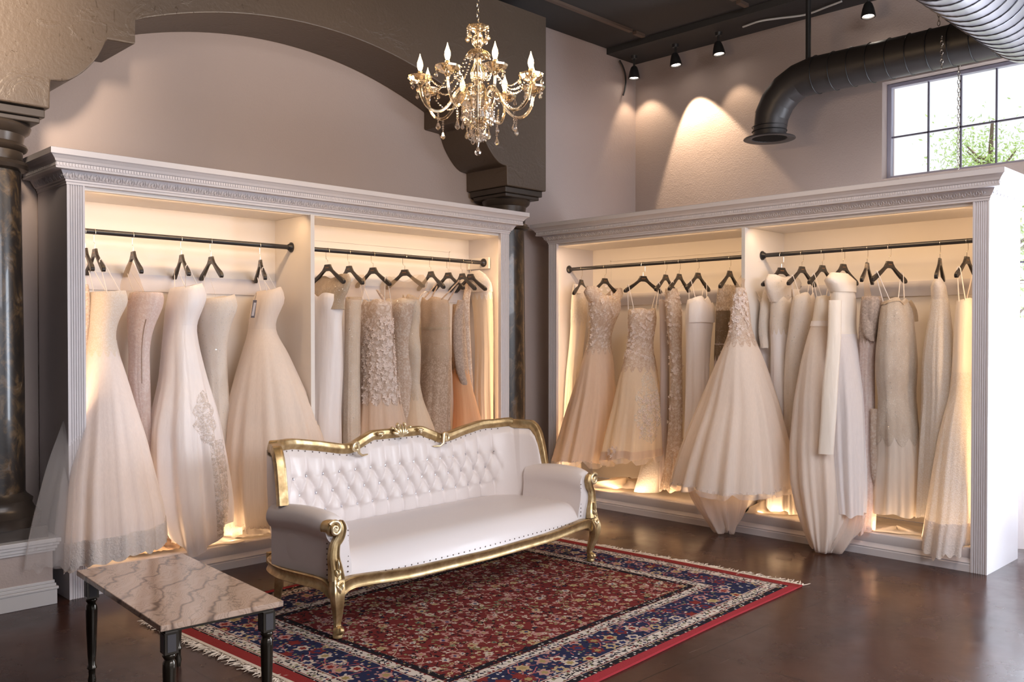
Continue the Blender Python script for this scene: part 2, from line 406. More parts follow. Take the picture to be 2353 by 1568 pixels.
# right wall with the high window and the shop front opening
WY0, WY1, WZ0, WZ1 = .9, 3.30, 2.87, 3.70
SY0, SY1, SZ1 = -2.2, 2.75, 2.62
mb = MB()
def wallbox(y0, y1, z0, z1): mb.box((XW, y0, z0), (XW+.26, y1, z1))
wallbox(WY1, YW, 0, ZC+.1); wallbox(WY0, WY1, WZ1, ZC+.1); wallbox(SY1, WY1, 0, WZ0)
wallbox(WY0, SY1, SZ1, WZ0); wallbox(-4.5, WY0, SZ1, ZC+.1); wallbox(-4.5, SY0, 0, SZ1)
struct('wall_right', mb, M['wall'], smooth=False)
struct('wall_left', MB().box((-4.2, -4.5, 0), (-4, YW+.2, ZC+.1)), M['arch'], smooth=False)
# street side wall with the wide shop window
struct('wall_front', MB().box((-4.2, -4.7, 0), (-1.0, -4.5, ZC+.1)).box((7.5, -4.7, 0), (XW+.3, -4.5, ZC+.1)).box((-1.0, -4.7, 3.3), (7.5, -4.5, ZC+.1)).box((-1.0, -4.7, 0), (7.5, -4.5, .25)), M['wall'], smooth=False)
# ceiling: dark painted deck with a lower band along the walls
struct('ceiling', MB().box((-4, -4.5, ZC+.06), (XW+.3, YW+.3, ZC+.16)).box((7.28, -4.5, ZC), (XW, YW, ZC+.06)), M['ceiling'], smooth=False)
for i, y in enumerate((5.42, 4.28, 3.14, 2.0, .86)):
    o = MB().box((-3, y-.022, ZC+.035), (7.0, y+.022, ZC+.06)).box((7.06, y-.022, ZC+.03), (7.2, y+.022, ZC+.06))
    struct('trim_%d' % (i+1), o, M['ceiling_strip'], smooth=False)
struct('trim_6', MB().box((4.9, -3, ZC+.04), (4.94, YW, ZC+.059)), M['ceiling'], smooth=False)

# --- arch slab in front of the far wall
xc = 3.543
half = [(0.483, 2.785+0)]                       # built from the left foot
left = [(1.748, 2.785), (1.752, 2.945)] + [tuple(p) for p in smooth_curve([(1.752, 2.945), (1.84, 2.962), (1.925, 3.025), (2.005, 3.125), (2.062, 3.245)], 6)[1:]] + [(2.226, 3.254), (2.226, 3.40)]
R = 3.37; zc0 = 3.668-R; a0 = math.asin(1.317/R)
arc = [(xc + R*math.sin(a), zc0 + R*math.cos(a)) for a in np.linspace(-a0, a0, 41)][1:-1]
right = [(2*xc-x+.004, z) for x, z in left[::-1]]
bound = left + arc + right
mb = MB()
# end feet reach to the outer sides of the columns
xl0, xr0 = 1.262, 5.822
full = [(xl0, 2.785)] + bound + [(xr0, 2.785)]
top = 4.305
n = len(full)
def slab_face(y, flip):
    k = len(mb.v)
    for x, z in full: mb.v.append(Vector((x, y, z)))
    for x, z in full: mb.v.append(Vector((x, y, top)))
    for i in range(n-1):
        if abs(full[i+1][0]-full[i][0]) < 1e-4: continue
        mb.f.append((k+i, k+i+1, k+n+i+1, k+n+i))
slab_face(CY1, False); slab_face(YW-.001, True)
for i in range(n-1):
    (x0, z0), (x1, z1) = full[i], full[i+1]
    mb.add([(x0, CY1, z0), (x1, CY1, z1), (x1, YW-.001, z1), (x0, YW-.001, z0)], [(0, 1, 2, 3)])
for x in (xl0, xr0):
    mb.add([(x, CY1, 2.785), (x, CY1, top), (x, YW-.001, top), (x, YW-.001, 2.785)], [(0, 1, 2, 3)])
o = struct('wall_arch', mb, M['arch'], smooth=False, bevel=.009)

# --- columns and pedestals
def make_column(x, label):
    y = CY1+.257
    t = thing('column', label, 'column', (x, y, .376))
    lam = MB().box((x-.225, y-.225, 2.735), (x+.225, y+.225, 2.784)).box((x-.205, y-.205, 2.705), (x+.205, y+.205, 2.736))
    lam.build('abacus', M['capital'], t, smooth=False, bevel=.006)
    r = .158
    MB().lathe([(r+.05, 2.705), (r+.055, 2.69), (r+.045, 2.665), (r+.02, 2.645), (r+.012, 2.60), (r+.03, 2.59), (r+.038, 2.575), (r+.03, 2.56), (r+.012, 2.55), (r+.008, 2.50), (r+.035, 2.49), (r+.045, 2.47), (r+.035, 2.45), (r, 2.44)], 40, (x, y, 0)).build('capital', M['capital'], t)
    MB().lathe([(r+.012, .60), (r+.012, 1.2), (r, 2.45)], 40, (x, y, 0)).build('shaft', M['column'], t)
    MB().lathe([(r+.085, .44), (r+.085, .47), (r+.095, .50), (r+.06, .53), (r+.045, .56), (r+.05, .585), (r+.02, .61), (r+.01, .63)], 40, (x, y, 0)).box((x-.225, y-.225, .376), (x+.225, y+.225, .44)).build('base', M['capital'], t)
    return t
make_column(1.507, 'dark marbled column at the left picture edge under the arch foot')
make_column(5.58, 'dark marbled column in the gap between the two dress cabinets')
def pedestal(x0, x1, num):
    yb, yf = YW, CY1+.0
    mb = MB().box((x0, yf, 0), (x1, yb, .33))
    struct('wall_pedestal_%s' % num, mb, M['wall'], smooth=False)
    # moulded cap and skirting
    mb = MB()
    for o, z0, z1 in ((.035, .352, .376), (.028, .335, .352), (.02, .315, .335), (.012, .30, .315)):
        mb.box((x0-o, yf-o, z0), (x1+o, yb-.002, z1))
    struct('trim_%d' % (7 if num == 'left' else 8), mb, M['trim'], smooth=False, bevel=.003)
    mb = MB()
    for o, z0, z1 in ((.018, 0, .085), (.024, .085, .10), (.014, .10, .118), (.008, .118, .135)):
        mb.box((x0-o, yf-o, z0), (x1+o, yb-.003, z1))
    struct('baseboard_%s' % num, mb, M['trim'], smooth=False, bevel=.003)
pedestal(-.5, 1.745, 'left'); pedestal(5.40, 5.80, 'right')

# --- skirting on the right wall and far wall
mb = MB()
for o, z0, z1 in ((.018, 0, .085), (.024, .085, .10), (.012, .10, .13)):
    mb.box((XW-o, SY1, z0), (XW-.0005, YW, z1)); mb.box((5.83, YW-o, z0), (XW, YW-.0005, z1))
struct('baseboard_back', mb, M['trim'], smooth=False, bevel=.003)

# --- high window with muntins
def window(name, y0, y1, z0, z1, vb, hb, x=XW+.13, fr=.034):
    root = thing(name, None, None, (x, (y0+y1)/2, z0)); root['kind'] = 'structure'
    mb = MB()
    mb.box((x-.03, y0, z0), (x+.03, y0+fr, z1)).box((x-.03, y1-fr, z0), (x+.03, y1, z1)).box((x-.03, y0+fr, z0), (x+.03, y1-fr, z0+fr)).box((x-.03, y0+fr, z1-fr), (x+.03, y1-fr, z1))
    mb.build('window_frame', M['frame_grey'], root, smooth=False, bevel=.004)
    mb = MB()
    for yy in vb: mb.box((x-.012, yy-.005, z0+fr), (x+.012, yy+.005, z1-fr))
    for zz in hb: mb.box((x-.012, y0+fr, zz-.006), (x+.0115, y1-fr, zz+.006))
    mb.build('muntin', M['muntin'], root, smooth=False)
    MB().box((x-.004, y0+.02, z0+.02), (x+.004, y1-.02, z1-.02)).build('pane', M['glass'], root, smooth=False)
    return root
window('window_1', WY0, WY1, WZ0, WZ1, (2.96, 2.70, 2.43, 2.16, 1.89, 1.62, 1.35, 1.12), (3.24,))
window('window_2', SY0, SY1, .12, SZ1-.02, (1.5, .25, -1.0), (2.1,))
struct('trim_9', MB().box((XW, SY0, 0), (XW+.26, SY1, .12)).box((XW-.03, SY0, .12), (XW+.06, SY1, .15)), M['trim'], smooth=False)
struct('pavement', MB().box((XW+.3, -8, -.2), (22, 12, -.05)), M['pavement'], smooth=False)

# --- tree outside the high window
def make_tree(x, y, h, label, seed, spread, nleaf):
    rnd = random.Random(seed)
    t = thing('street_tree', label, 'tree', (x, y, -.05))
    trunk = MB().tube([(x, y, -.05), (x+.05, y-.03, h*.35), (x-.02, y+.04, h*.6), (x+.05, y, h*.95)], [.11, .085, .055, .015], 8)
    tips = []
    for k in range(16):
        a = rnd.uniform(0, 2*PI); z0 = h*rnd.uniform(.35, .85); L = spread*rnd.uniform(.5, 1)*(1.2-z0/h)
        p0 = Vector((x, y, z0)); p2 = p0+Vector((math.cos(a)*L, math.sin(a)*L, L*.75)); p1 = (p0+p2)/2+Vector((0, 0, -.05))
        trunk.tube([p0, p1, p2], [.03, .018, .006], 5); tips += [p1, p2, (p1+p2)/2]
    trunk.build('trunk', M['bark'], t)
    lf = MB()
    for k in range(nleaf):
        c = rnd.choice(tips)+Vector([rnd.gauss(0, .17) for _ in range(3)])
        d = Vector([rnd.gauss(0, 1) for _ in range(3)]).normalized(); e = d.orthogonal().normalized(); s = rnd.uniform(.014, .028)
        lf.add([c-d*s, c+e*s*.45, c+d*s, c-e*s*.45], [(0, 1, 2, 3)])
    setp(lf.build('foliage', M['leaf'], t, smooth=False), kind='stuff')
make_tree(9.9, 3.1, 3.9, 'leafy green tree outside the high window, behind the left panes', 3, .95, 6500)
make_tree(12.2, 1.2, 4.2, 'leafy green tree outside the high window, towards the right picture edge', 5, 1.0, 4500)
# ------------------------------------------------------------------ dress cabinets
# built in a local frame: x along the front (0..L), y into the depth (0 = front), z up
def make_cabinet(label, L, H, D, div, rods, frontM, cleat_side, shade_band_z=1.86, panel_bays=()):
    t = thing('dress_cabinet', label, 'wardrobe', frontM.translation, rot=frontM.to_euler())
    W = M['white']; I = M['white_in']; P = .098; KB = .155
    b = lambda mb, n, m, **k: mb.build(n, m, t, local=True, **k)
    for x0 in (0, L-.03):
        b(MB().box((x0, .028, 0), (x0+.03, D, H)), 'side_panel', W, smooth=False)
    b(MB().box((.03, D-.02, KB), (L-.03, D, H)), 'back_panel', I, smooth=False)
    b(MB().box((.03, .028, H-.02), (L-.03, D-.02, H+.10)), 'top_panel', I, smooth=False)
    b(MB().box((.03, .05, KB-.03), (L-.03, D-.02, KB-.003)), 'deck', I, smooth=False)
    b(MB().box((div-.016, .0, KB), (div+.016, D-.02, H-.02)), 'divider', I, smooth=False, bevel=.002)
    # fluted pilasters
    for x0 in (0, L-P):
        pts = [(x0, .03), (x0, .0)]; nfl = 6; m_ = .010; fw = (P-2*m_)/nfl
        for i in range(nfl):
            a = x0+m_+i*fw
            pts += [(a+.0015, 0), (a+fw*.28, .0045), (a+fw*.5, .006), (a+fw*.72, .0045), (a+fw-.0015, 0)]
        pts += [(x0+P, 0), (x0+P, .03)]
        mb = MB(); n = len(pts)
        mb.grid([[(x, y, z) for x, y in pts] for z in (.0, H)], closed=True)
        mb.cap([(x, y, H) for x, y in pts]); mb.cap([(x, y, 0) for x, y in pts], True)
        b(mb, 'pilaster', W, smooth=False)
    # plinth with moulding between pilasters
    prof = [(.0, .006), (.0, .045), (.003, .05), (.001, .058), (.007, .066), (.016, .078), (.018, .086), (.016, .092), (.016, .145), (.018, .150), (.028, .155), (.06, .155)]
    mb = MB().grid([[(x, .004+o, z if z > .006 else 0) for o, z in prof] for x in (P, L-P)])
    b(mb, 'plinth', W, angle=25)
    # crown: profile (outward, height) swept round three sides
    prof = [(-.03, .0), (.004, .0), (.004, .012), (.010, .016), (.010, .026), (.018, .030), (.040, .066), (.044, .072), (.084, .074), (.086, .084), (.080, .088), (.080, .106), (.088, .110), (.096, .124), (.112, .140), (.122, .146), (.122, .178), (.116, .181), (-.03, .181)]
    def loop(o, z): return [(-o, D, H+z), (-o, -o, H+z), (L+o, -o, H+z), (L+o, D, H+z)]
    b(MB().grid([loop(o, z) for o, z in prof]), 'crown_molding', W, smooth=False)
    b(MB().box((0.0, .0, H+.176), (L, D, H+.1805)), 'crown_cap', W, smooth=False)
    # bead course
    mb = MB(); s = .0165
    def along(u):          # u runs left return, front, right return at offset o
        pass
    x = -.08
    while x < L+.08:
        mb.box((x, -.0845, H+.089), (x+s*.55, -.079, H+.105)); x += s
    y = -.08
    while y < D:
        mb.box((-.0845, y, H+.089), (-.079, y+s*.55, H+.105)); mb.box((L+.079, y, H+.089), (L+.0845, y+s*.55, H+.105)); y += s
    setp(b(mb, 'bead_course', W, smooth=False), kind='stuff')
    # carved leaf and shell frieze on the sloped band (offset .018..040, height .030..066)
    mb = MB(); rnd = random.Random(2)
    def motif(fn, u, kind):
        # fn(u, v, d): u along, v 0..1 up the slope, d outward
        if kind == 0:      # acanthus leaf: three lobes
            for k, (du, v0, v1) in enumerate(((-.016, .2, .75), (0, .05, .95), (.016, .2, .75))):
                a, c_ = u+du*.4, u+du
                mb.add([fn(a-.004, v0, .001), fn(a+.004, v0, .001), fn(c_+.007, (v0+v1)/2, .004), fn(c_, v1, .002), fn(c_-.007, (v0+v1)/2, .004), fn((a+c_)/2, (v0+v1)/2, .009)],
                       [(0, 1, 5), (1, 2, 5), (2, 3, 5), (3, 4, 5), (4, 0, 5)])
        else:              # dart
            mb.add([fn(u-.004, .15, .001), fn(u+.004, .15, .001), fn(u+.003, .9, .001), fn(u-.003, .9, .001), fn(u, .5, .008)], [(0, 1, 4), (1, 2, 4), (2, 3, 4), (3, 0, 4)])
            for q in (-1, 1):
                pts = [fn(u+q*(.010+.006*math.sin(k*.8)), .1+.8*k/5, .004+.002*math.sin(k)) for k in range(6)]
                mb.tube(pts, .0022, 4)
    def slope(v): return .018+.022*v, H+.030+.036*v
    def f_front(u, v, d): o, z = slope(v); return (u, -o-d*.85, z-d*.5)
    def f_left(u, v, d): o, z = slope(v); return (-o-d*.85, u, z-d*.5)
    def f_right(u, v, d): o, z = slope(v); return (L+o+d*.85, u, z-d*.5)
    st = .0335
    for k in range(int((L+.04)/st)): motif(f_front, -.01+k*st, k % 2)
    for k in range(int(D/st)):
        motif(f_left, k*st, k % 2); motif(f_right, k*st, k % 2)
    setp(b(mb, 'carved_frieze', W, smooth=True, angle=60), kind='stuff')
    # grey strip standing in for a shaded band across the back; panel beads
    b(MB().box((.03, D-.032, shade_band_z-.055), (L-.03, D-.0205, shade_band_z+.055)), 'back_strip', W, smooth=False)
    for x0, x1 in panel_bays:
        mb = MB(); z1 = H-.13; z0 = 1.2; e = .008
        for a in ((x0, z0, x0+e, z1), (x1-e, z0, x1, z1), (x0, z1-e, x1, z1)):
            mb.box((a[0], D-.026, a[1]), (a[2], D-.0205, a[3]))
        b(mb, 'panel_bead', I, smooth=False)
    # hanging rods, flanges and cleats
    zr = 2.145; yr = .25
    for x0, x1, f0, f1 in rods:
        rod = b(MB().tube([(x0, yr, zr), (x1, yr, zr)], .0165, 16), 'hanging_rod', M['rod'])
        for xx, s_, fl in ((x0, 1, f0), (x1, -1, f1)):
            if not fl: continue
            g = MB().tube([(xx-s_*.002, yr, zr), (xx+s_*.006, yr, zr), (xx+s_*.008, yr, zr), (xx+s_*.022, yr, zr), (xx+s_*.03, yr, zr)], [.036, .036, .030, .024, .019], 20)
            o = g.build('rod_flange', M['rod'], rod, local=True)
            xa, xb = (xx-.018-.002, xx-.002) if s_ > 0 else (xx+.002, xx+.02)
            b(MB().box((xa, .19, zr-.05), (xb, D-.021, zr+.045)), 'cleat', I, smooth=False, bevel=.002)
    # LED strips tucked behind the face frame
    def led(name, p0, p1, w_, power, tgt):
        p0, p1 = Vector(p0), Vector(p1); c = (p0+p1)/2; ln = (p1-p0).length
        d = bpy.data.lights.new(name, 'AREA'); d.shape = 'RECTANGLE'; d.size = ln; d.size_y = w_; d.energy = power; d.color = (1, .64, .34)
        o = bpy.data.objects.new(name, d); COL.objects.link(o); o.parent = t
        X = (p1-p0).normalized(); Z = -(Vector(tgt)-c); Z = (Z-X*Z.dot(X)).normalized(); Y = Z.cross(X)
        m = Matrix((X, Y, Z)).transposed().to_4x4(); m.translation = c
        o.matrix_basis = m
    for a, c_ in ((P+.06, div-.10), (div+.10, L-P-.06)):
        m_ = (a+c_)/2
        led('led_top', (a, .045, H-.03), (c_, .045, H-.03), .02, 2.3*(c_-a), (m_, .45, 1.6))
        led('led_deck', (a, .062, KB+.012), (c_, .062, KB+.012), .02, 2.2*(c_-a), (m_, .30, .9))
    led('led_side', (.05, .045, .3), (.05, .045, H-.15), .02, 2.0, (.3, .5, 1.2))
    led('led_side', (L-.05, .045, .3), (L-.05, .045, H-.15), .02, 2.0, (L-.3, .5, 1.2))
    return t
L1 = 5.364-1.834
M1 = Matrix.Translation((1.834, CY1, 0))
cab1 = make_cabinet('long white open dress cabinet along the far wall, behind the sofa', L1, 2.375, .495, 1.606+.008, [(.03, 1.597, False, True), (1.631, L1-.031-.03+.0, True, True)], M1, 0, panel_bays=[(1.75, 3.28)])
L2 = 5.70-1.925
# second cabinet: its local x runs towards the camera (world -y), local y into the right wall (world +x)
M2 = Matrix.Translation((CX2, 5.70, 0)) @ Matrix.Rotation(-PI/2, 4, 'Z')
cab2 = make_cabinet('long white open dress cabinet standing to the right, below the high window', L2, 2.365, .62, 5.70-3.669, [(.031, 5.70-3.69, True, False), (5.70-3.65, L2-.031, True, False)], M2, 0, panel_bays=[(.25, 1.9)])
# ------------------------------------------------------------------ the rug
def rug_mat(LX, LY):
    t = NT('oriental_rug_pile'); co = t.co()
    s = t.n('ShaderNodeSeparateXYZ', {0: co}); X, Y = s.outputs[0], s.outputs[1]
    dx = t.math('SUBTRACT', LX/2, t.math('ABSOLUTE', X)); dy = t.math('SUBTRACT', LY/2, t.math('ABSOLUTE', Y))
    d = t.math('MINIMUM', dx, dy)
    step = lambda a: t.math('GREATER_THAN', d, a)
    # flat coordinates and a little wobble
    wob = t.n('ShaderNodeVectorMath', {0: t.n('ShaderNodeTexNoise', {'Vector': co, 'Scale': 30, 'Detail': 2}).outputs[1], 'Scale': .022}, operation='SCALE').outputs[0]
    p = t.n('ShaderNodeVectorMath', {0: co, 1: wob}, operation='ADD').outputs[0]
    p = t.map(p, (1, 1, 0))
    def flowers(scale, r0, r1, base, cols, seed, rnd=.9, petals=True, thr=.0):
        q = t.map(p, (1, 1, 1), (seed, seed*.7, 0))
        dist = t.vor(q, scale, rnd=rnd, dim='2D'); cc = t.vor(q, scale, out='Color', rnd=rnd, dim='2D')
        pos = t.vor(q, scale, out='Position', rnd=rnd, dim='2D')
        cs = t.n('ShaderNodeSeparateColor', {0: cc})
        if petals:
            dv = t.n('ShaderNodeVectorMath', {0: q, 1: pos}, operation='SUBTRACT').outputs[0]
            xy = t.n('ShaderNodeSeparateXYZ', {0: dv})
            ang = t.math('ARCTAN2', xy.outputs[1], xy.outputs[0])
            ang = t.math('ADD', t.math('MULTIPLY', ang, 6), t.math('MULTIPLY', cs.outputs[1], 6))
            dist = t.math('MULTIPLY', dist, t.math('ADD', 1.15, t.math('MULTIPLY', t.math('SINE', ang), .20)))
        col = t.ramp(cs.outputs[0], [(i/len(cols), c) for i, c in enumerate(cols)], 'CONSTANT')
        m_ = t.math('MULTIPLY', t.math('LESS_THAN', dist, r1), t.math('GREATER_THAN', cs.outputs[2], thr))
        c = t.mix(m_, base, col)
        if r0:
            mid = t.ramp(cs.outputs[1], [(0, (.20, .025, .02)), (.35, (.025, .03, .09)), (.7, (.30, .22, .09))], 'CONSTANT')
            c = t.mix(t.math('MULTIPLY', t.math('LESS_THAN', dist, r0), m_), c, mid)
        return c
    CRM = (.50, .40, .32); PNK = (.42, .22, .19); TAN = (.42, .30, .16); OLV = (.20, .19, .09); NVY = (.018, .021, .058); RED = (.16, .022, .020); WHT = (.56, .50, .46); BLK = (.012, .009, .012)
    def vines(base, scale, color, wdt, seed):
        q = t.map(p, (1, 1, 1), (seed, 1.3*seed, 0))
        e = t.vor(q, scale, 'DISTANCE_TO_EDGE', dim='2D')
        gate = t.math('GREATER_THAN', t.noise(q, scale*.6, 1), .5)
        return t.mix(t.math('MULTIPLY', t.math('LESS_THAN', e, wdt), gate), base, color)
    field = vines(RED, 13, (.45, .30, .22), .03, 2.2)
    field = vines(field, 17, BLK, .035, 6.2)
    field = flowers(34, 0, .33, field, [TAN, BLK, OLV, CRM, BLK, PNK, OLV], 5.1, thr=.50)
    field = flowers(24, .15, .40, field, [CRM, PNK, TAN, CRM, OLV, PNK, BLK], 1.7, thr=.62)
    field = flowers(9.5, .11, .27, field, [PNK, CRM, TAN, PNK], 3.3, thr=.55)
    navy = vines(NVY, 12, (.36, .10, .10), .035, 4.4)
    navy = flowers(40, 0, .32, navy, [TAN, PNK, RED, OLV, WHT, BLK], 2.9, thr=.38)
    navy = flowers(10, .20, .38, navy, [RED, CRM, TAN, RED, PNK], 6.5, rnd=.55, thr=.25)
    cream = flowers(40, 0, .36, (.58, .50, .43), [BLK, RED, NVY, BLK, OLV], 8.8, thr=.2, rnd=.6)
    cream = vines(cream, 24, BLK, .06, 3.1)
    dark = flowers(48, 0, .34, BLK, [WHT, RED, NVY, TAN, WHT], 9.9, thr=.45, rnd=.4)
    cc = RED
    c = t.mix(step(.045), (.30, .028, .035), dark)
    for a, v in ((.085, (.55, .46, .38)), (.089, RED), (.094, cream), (.155, RED), (.160, (.55, .46, .38)), (.165, navy), (.385, (.55, .46, .38)), (.390, RED), (.395, cream), (.450, RED), (.455, dark), (.490, BLK), (.494, field)):
        c = t.mix(step(a), c, v)
    # the plain red end bands are wider than the side ones
    c = t.mix(t.math('LESS_THAN', dx, .075), c, (.24, .026, .024))
    h = t.math('ADD', t.noise(co, 240, 2), t.math('MULTIPLY', t.noise(co, 40, 2), .5))
    return t.end(t.pbr(c, 1.0, 0, t.bump(h, .5, .004), Specular_IOR_Level=.12))
RX, RY = 2.96, 2.27
rug = thing('area_rug', 'red and navy floral oriental rug with cream end fringes, under the sofa', 'rug', (3.535, 3.685, 0), math.radians(3))
mb = MB(); nx, ny = 60, 46; h = .011
def rp(i, j):
    x = -RX/2+RX*i/nx; y = -RY/2+RY*j/ny
    return Vector((x, y+.006*math.sin(x*3.1), h+.0015*math.sin(x*7)*math.sin(y*6)))
mb.grid([[rp(i, j) for i in range(nx+1)] for j in range(ny+1)])
edge = [rp(i, 0) for i in range(nx+1)]+[rp(nx, j) for j in range(1, ny+1)]+[rp(i, ny) for i in range(nx-1, -1, -1)]+[rp(0, j) for j in range(ny-1, 0, -1)]
mb.grid([[Vector((p.x*1.001, p.y*1.001, .001)) for p in edge], edge], closed=True)
mb.build('pile', rug_mat(RX, RY), rug, local=True, angle=60)
for sx in (-1, 1):
    mb = MB(); rnd = random.Random(11+sx)
    n_ = 330
    for k in range(n_):
        y = -RY/2+RY*(k+rnd.random())/n_; L = rnd.uniform(.05, .085); a = rnd.gauss(0, .45); p = Vector((sx*RX/2, y, .006)); pts = [p]
        for q in range(3):
            a += rnd.gauss(0, .5); p = p+Vector((sx*L/3*math.cos(a), L/3*math.sin(a), rnd.uniform(-.002, .004))); p.z = max(.004, p.z); pts.append(p)
        mb.tube(pts, [.0042, .0034, .003, .0012], 4)
    mb.box((sx*RX/2-.012, -RY/2+.002, .001), (sx*RX/2+.006, RY/2-.002, .0125))
    setp(mb.build('fringe', M['ivory_fringe'], rug, local=True, smooth=False), kind='stuff')
rug.children[1]['label'] = 'cream cotton fringe'; rug.children[2]['label'] = 'cream cotton fringe'

# ------------------------------------------------------------------ marble side table
tb = thing('coffee_table', 'low coffee table with a beige veined marble top and dark turned legs', 'table', (1.60, 3.557, 0), math.radians(-3.8))
MB().box((-.232, -.498, .478), (.232, .498, .5)).build('tabletop', M['marble'], tb, local=True, smooth=False, bevel=.0025)
MB().box((-.205, -.47, .462), (.205, .47, .4785)).build('subframe', M['bronze_leg'], tb, local=True, smooth=False)
for sx in (-1, 1):
    for sy in (-1, 1):
        cx_, cy_ = sx*.185, sy*.452
        mb = MB()
        mb.box((cx_-.024, cy_-.024, .385), (cx_+.024, cy_+.024, .462))
        mb.lathe([(.016, .388), (.022, .382), (.024, .374), (.019, .366), (.017, .362), (.0225, .352), (.0235, .33), (.022, .25), (.018, .15), (.0145, .095), (.019, .088), (.020, .080), (.014, .074), (.0135, .05), (.017, .03), (.013, .0)], 20, (cx_, cy_, 0))
        leg = mb.build('leg', M['bronze_leg'], tb, local=True, angle=50)
        pm = MB()
        for q in (-1, 1):
            pm.box((cx_-.015, cy_+q*.0245-.001, .393), (cx_+.015, cy_+q*.0245+.001, .455)); pm.box((cx_+q*.0245-.001, cy_-.015, .393), (cx_+q*.0245+.001, cy_+.015, .455))
        pm.build('inset_panel', M['brown_panel'], leg, local=True, smooth=False)
# ------------------------------------------------------------------ the gilt tufted sofa (local frame: front at y = 0, back towards +y)
sf = thing('sofa', 'white tufted sofa with carved gilt frame and crystal buttons on the rug', 'sofa', (3.563, 3.845, .0145), math.radians(3.19))
HX = 1.055
def topz(x):
    ax = abs(x)
    xs = [0, .10, .20, .30, .37, .45, .60, .75, .87, .95, 1.1]; zs = [.895, .889, .868, .828, .800, .808, .838, .862, .876, .880, .872]
    return float(np.interp(ax, xs, zs))
def sm_topz(x): return sum(topz(x+d) for d in (-.03, -.015, 0, .015, .03))/5
# plan path of the back: left wing front -> corner -> straight -> right wing front
plan_l = smooth_curve([(-1.055, .40), (-1.02, .50), (-.955, .585), (-.875, .645), (-.78, .675)], 8)
plan = [tuple(p) for p in plan_l] + [(x, .68) for x in np.linspace(-.74, .74, 60)] + [(-p[0], p[1]) for p in plan_l[::-1]]
plan = np.array(plan); seg = np.r_[0, np.cumsum(np.hypot(*(np.diff(plan, axis=0).T)))]; PL = seg[-1]
def plan_at(s):
    return np.array([np.interp(s, seg, plan[:, 0]), np.interp(s, seg, plan[:, 1])])
def plan_n(s):
    a, b = plan_at(max(0, s-.01)), plan_at(min(PL, s+.01)); d = (b-a)/np.hypot(*(b-a)); return np.array([d[1], -d[0]])   # towards the front / inside
WL = seg[len(plan_l)-1]       # length of the wing part
def rail_top(s):
    """height of the upper edge of the back along the plan; drops in an S at the wing fronts"""
    e = min(s, PL-s); x = plan_at(s)[0]
    base = sm_topz(x)
    wing = float(np.interp(e, [0, .012, .03, .055, .09, .14, .22, .32], [.60, .69, .79, .848, .880, .894, .890, .88]))
    return min(base+.012*(e > .2), wing)
DU, DV = .118, .088
def puff(x, z):
    """tufting relief: diamonds between z .52 and .70, pleats above and below"""
    z1, z3 = .69, .485
    edge = max(0, min(1, (.90-abs(x))/.10))
    if z >= z1:
        u = x/DU; f = abs(math.sin(PI*(u)))**.5
        f = f*(1-.55*min(1, (z-z1)/.16)); btn = math.exp(-(((u-round(u))*DU)**2+(z-z1)**2)/.0004)
        r = .027*f + .010*min(1, (z-z1)/.16)
    elif z <= z3:
        u = x/DU; f = abs(math.sin(PI*(u)))**.5
        f = f*(1-.6*min(1, (z3-z)/.12)); btn = math.exp(-(((u-round(u))*DU)**2+(z-z3)**2)/.0004)
        r = .027*f + .008*min(1, (z3-z)/.12)
    else:
        u = x/DU; v = (z-z3)/((z1-z3))*1.0     # v 0..1 spans two half rows
        a = u+v; b = u-v
        f = (abs(math.sin(PI*a))*abs(math.sin(PI*b)))**.38
        r = .032*f
        btn = 0
        for (bu, bv) in ((round(u), 0), (round(u), 1), (round(u-.5)+.5, .5)):
            btn = max(btn, math.exp(-(((u-bu)*DU)**2+((v-bv)*(z1-z3))**2)/.0004))
    return (r-.016*btn)*edge + .024*(1-edge)
# upholstered back
rows = []
NS, NT_ = 300, 66
for j in range(NT_+1):
    tt = j/NT_; row = []
    for i in range(NS+1):
        s = PL*i/NS; q = plan_at(s); nrm = plan_n(s); zt = rail_top(s)-.012; zb = .36; z = zb+(zt-zb)*tt
        lean = .055*(z-.36)/.5
        off = -.015 + puff(q[0], z)*min(1, (1-tt)*9)*1.0 + .022*math.sin(PI*min(1, max(0, tt)))**.5
        row.append((q[0]+nrm[0]*off, q[1]+nrm[1]*off+lean*(1 if abs(q[0]) < .98 else .4), z))
    rows.append(row)
MB().grid(rows).build('backrest', M['leather'], sf, local=True, angle=180)
def back_point(x, z, out=0.0):
    s = float(np.interp(x, plan[len(plan_l)-1:len(plan)-len(plan_l)+1, 0], seg[len(plan_l)-1:len(plan)-len(plan_l)+1])); q = plan_at(s)
    tt = (z-.36)/(rail_top(s)-.012-.36)
    off = -.015+puff(q[0], z)*min(1, (1-tt)*9)+.022*math.sin(PI*tt)**.5+out
    return Vector((x, q[1]-off+.055*(z-.36)/.5, z))
def gem(c, r):
    mb = MB().lathe([(.0005, -.0), (r*.8, 0), (r, r*.35), (r*.6, r*.8), (.0004, r*.85)], 8, caps=False)
    return mb.xf(Matrix.Translation(c) @ Matrix.Rotation(PI/2, 4, 'X'))
for k in range(-7, 8):
    for z in (.69, .485):
        if z == .485 and abs(k) > 6: continue
        gem(back_point(k*DU, z, .008), .0095).build('button', M['crystal_button'], sf, local=True, smooth=False)
for k in range(-8, 8):
    gem(back_point((k+.5)*DU, .5875, .008), .0095).build('button', M['crystal_button'], sf, local=True, smooth=False)
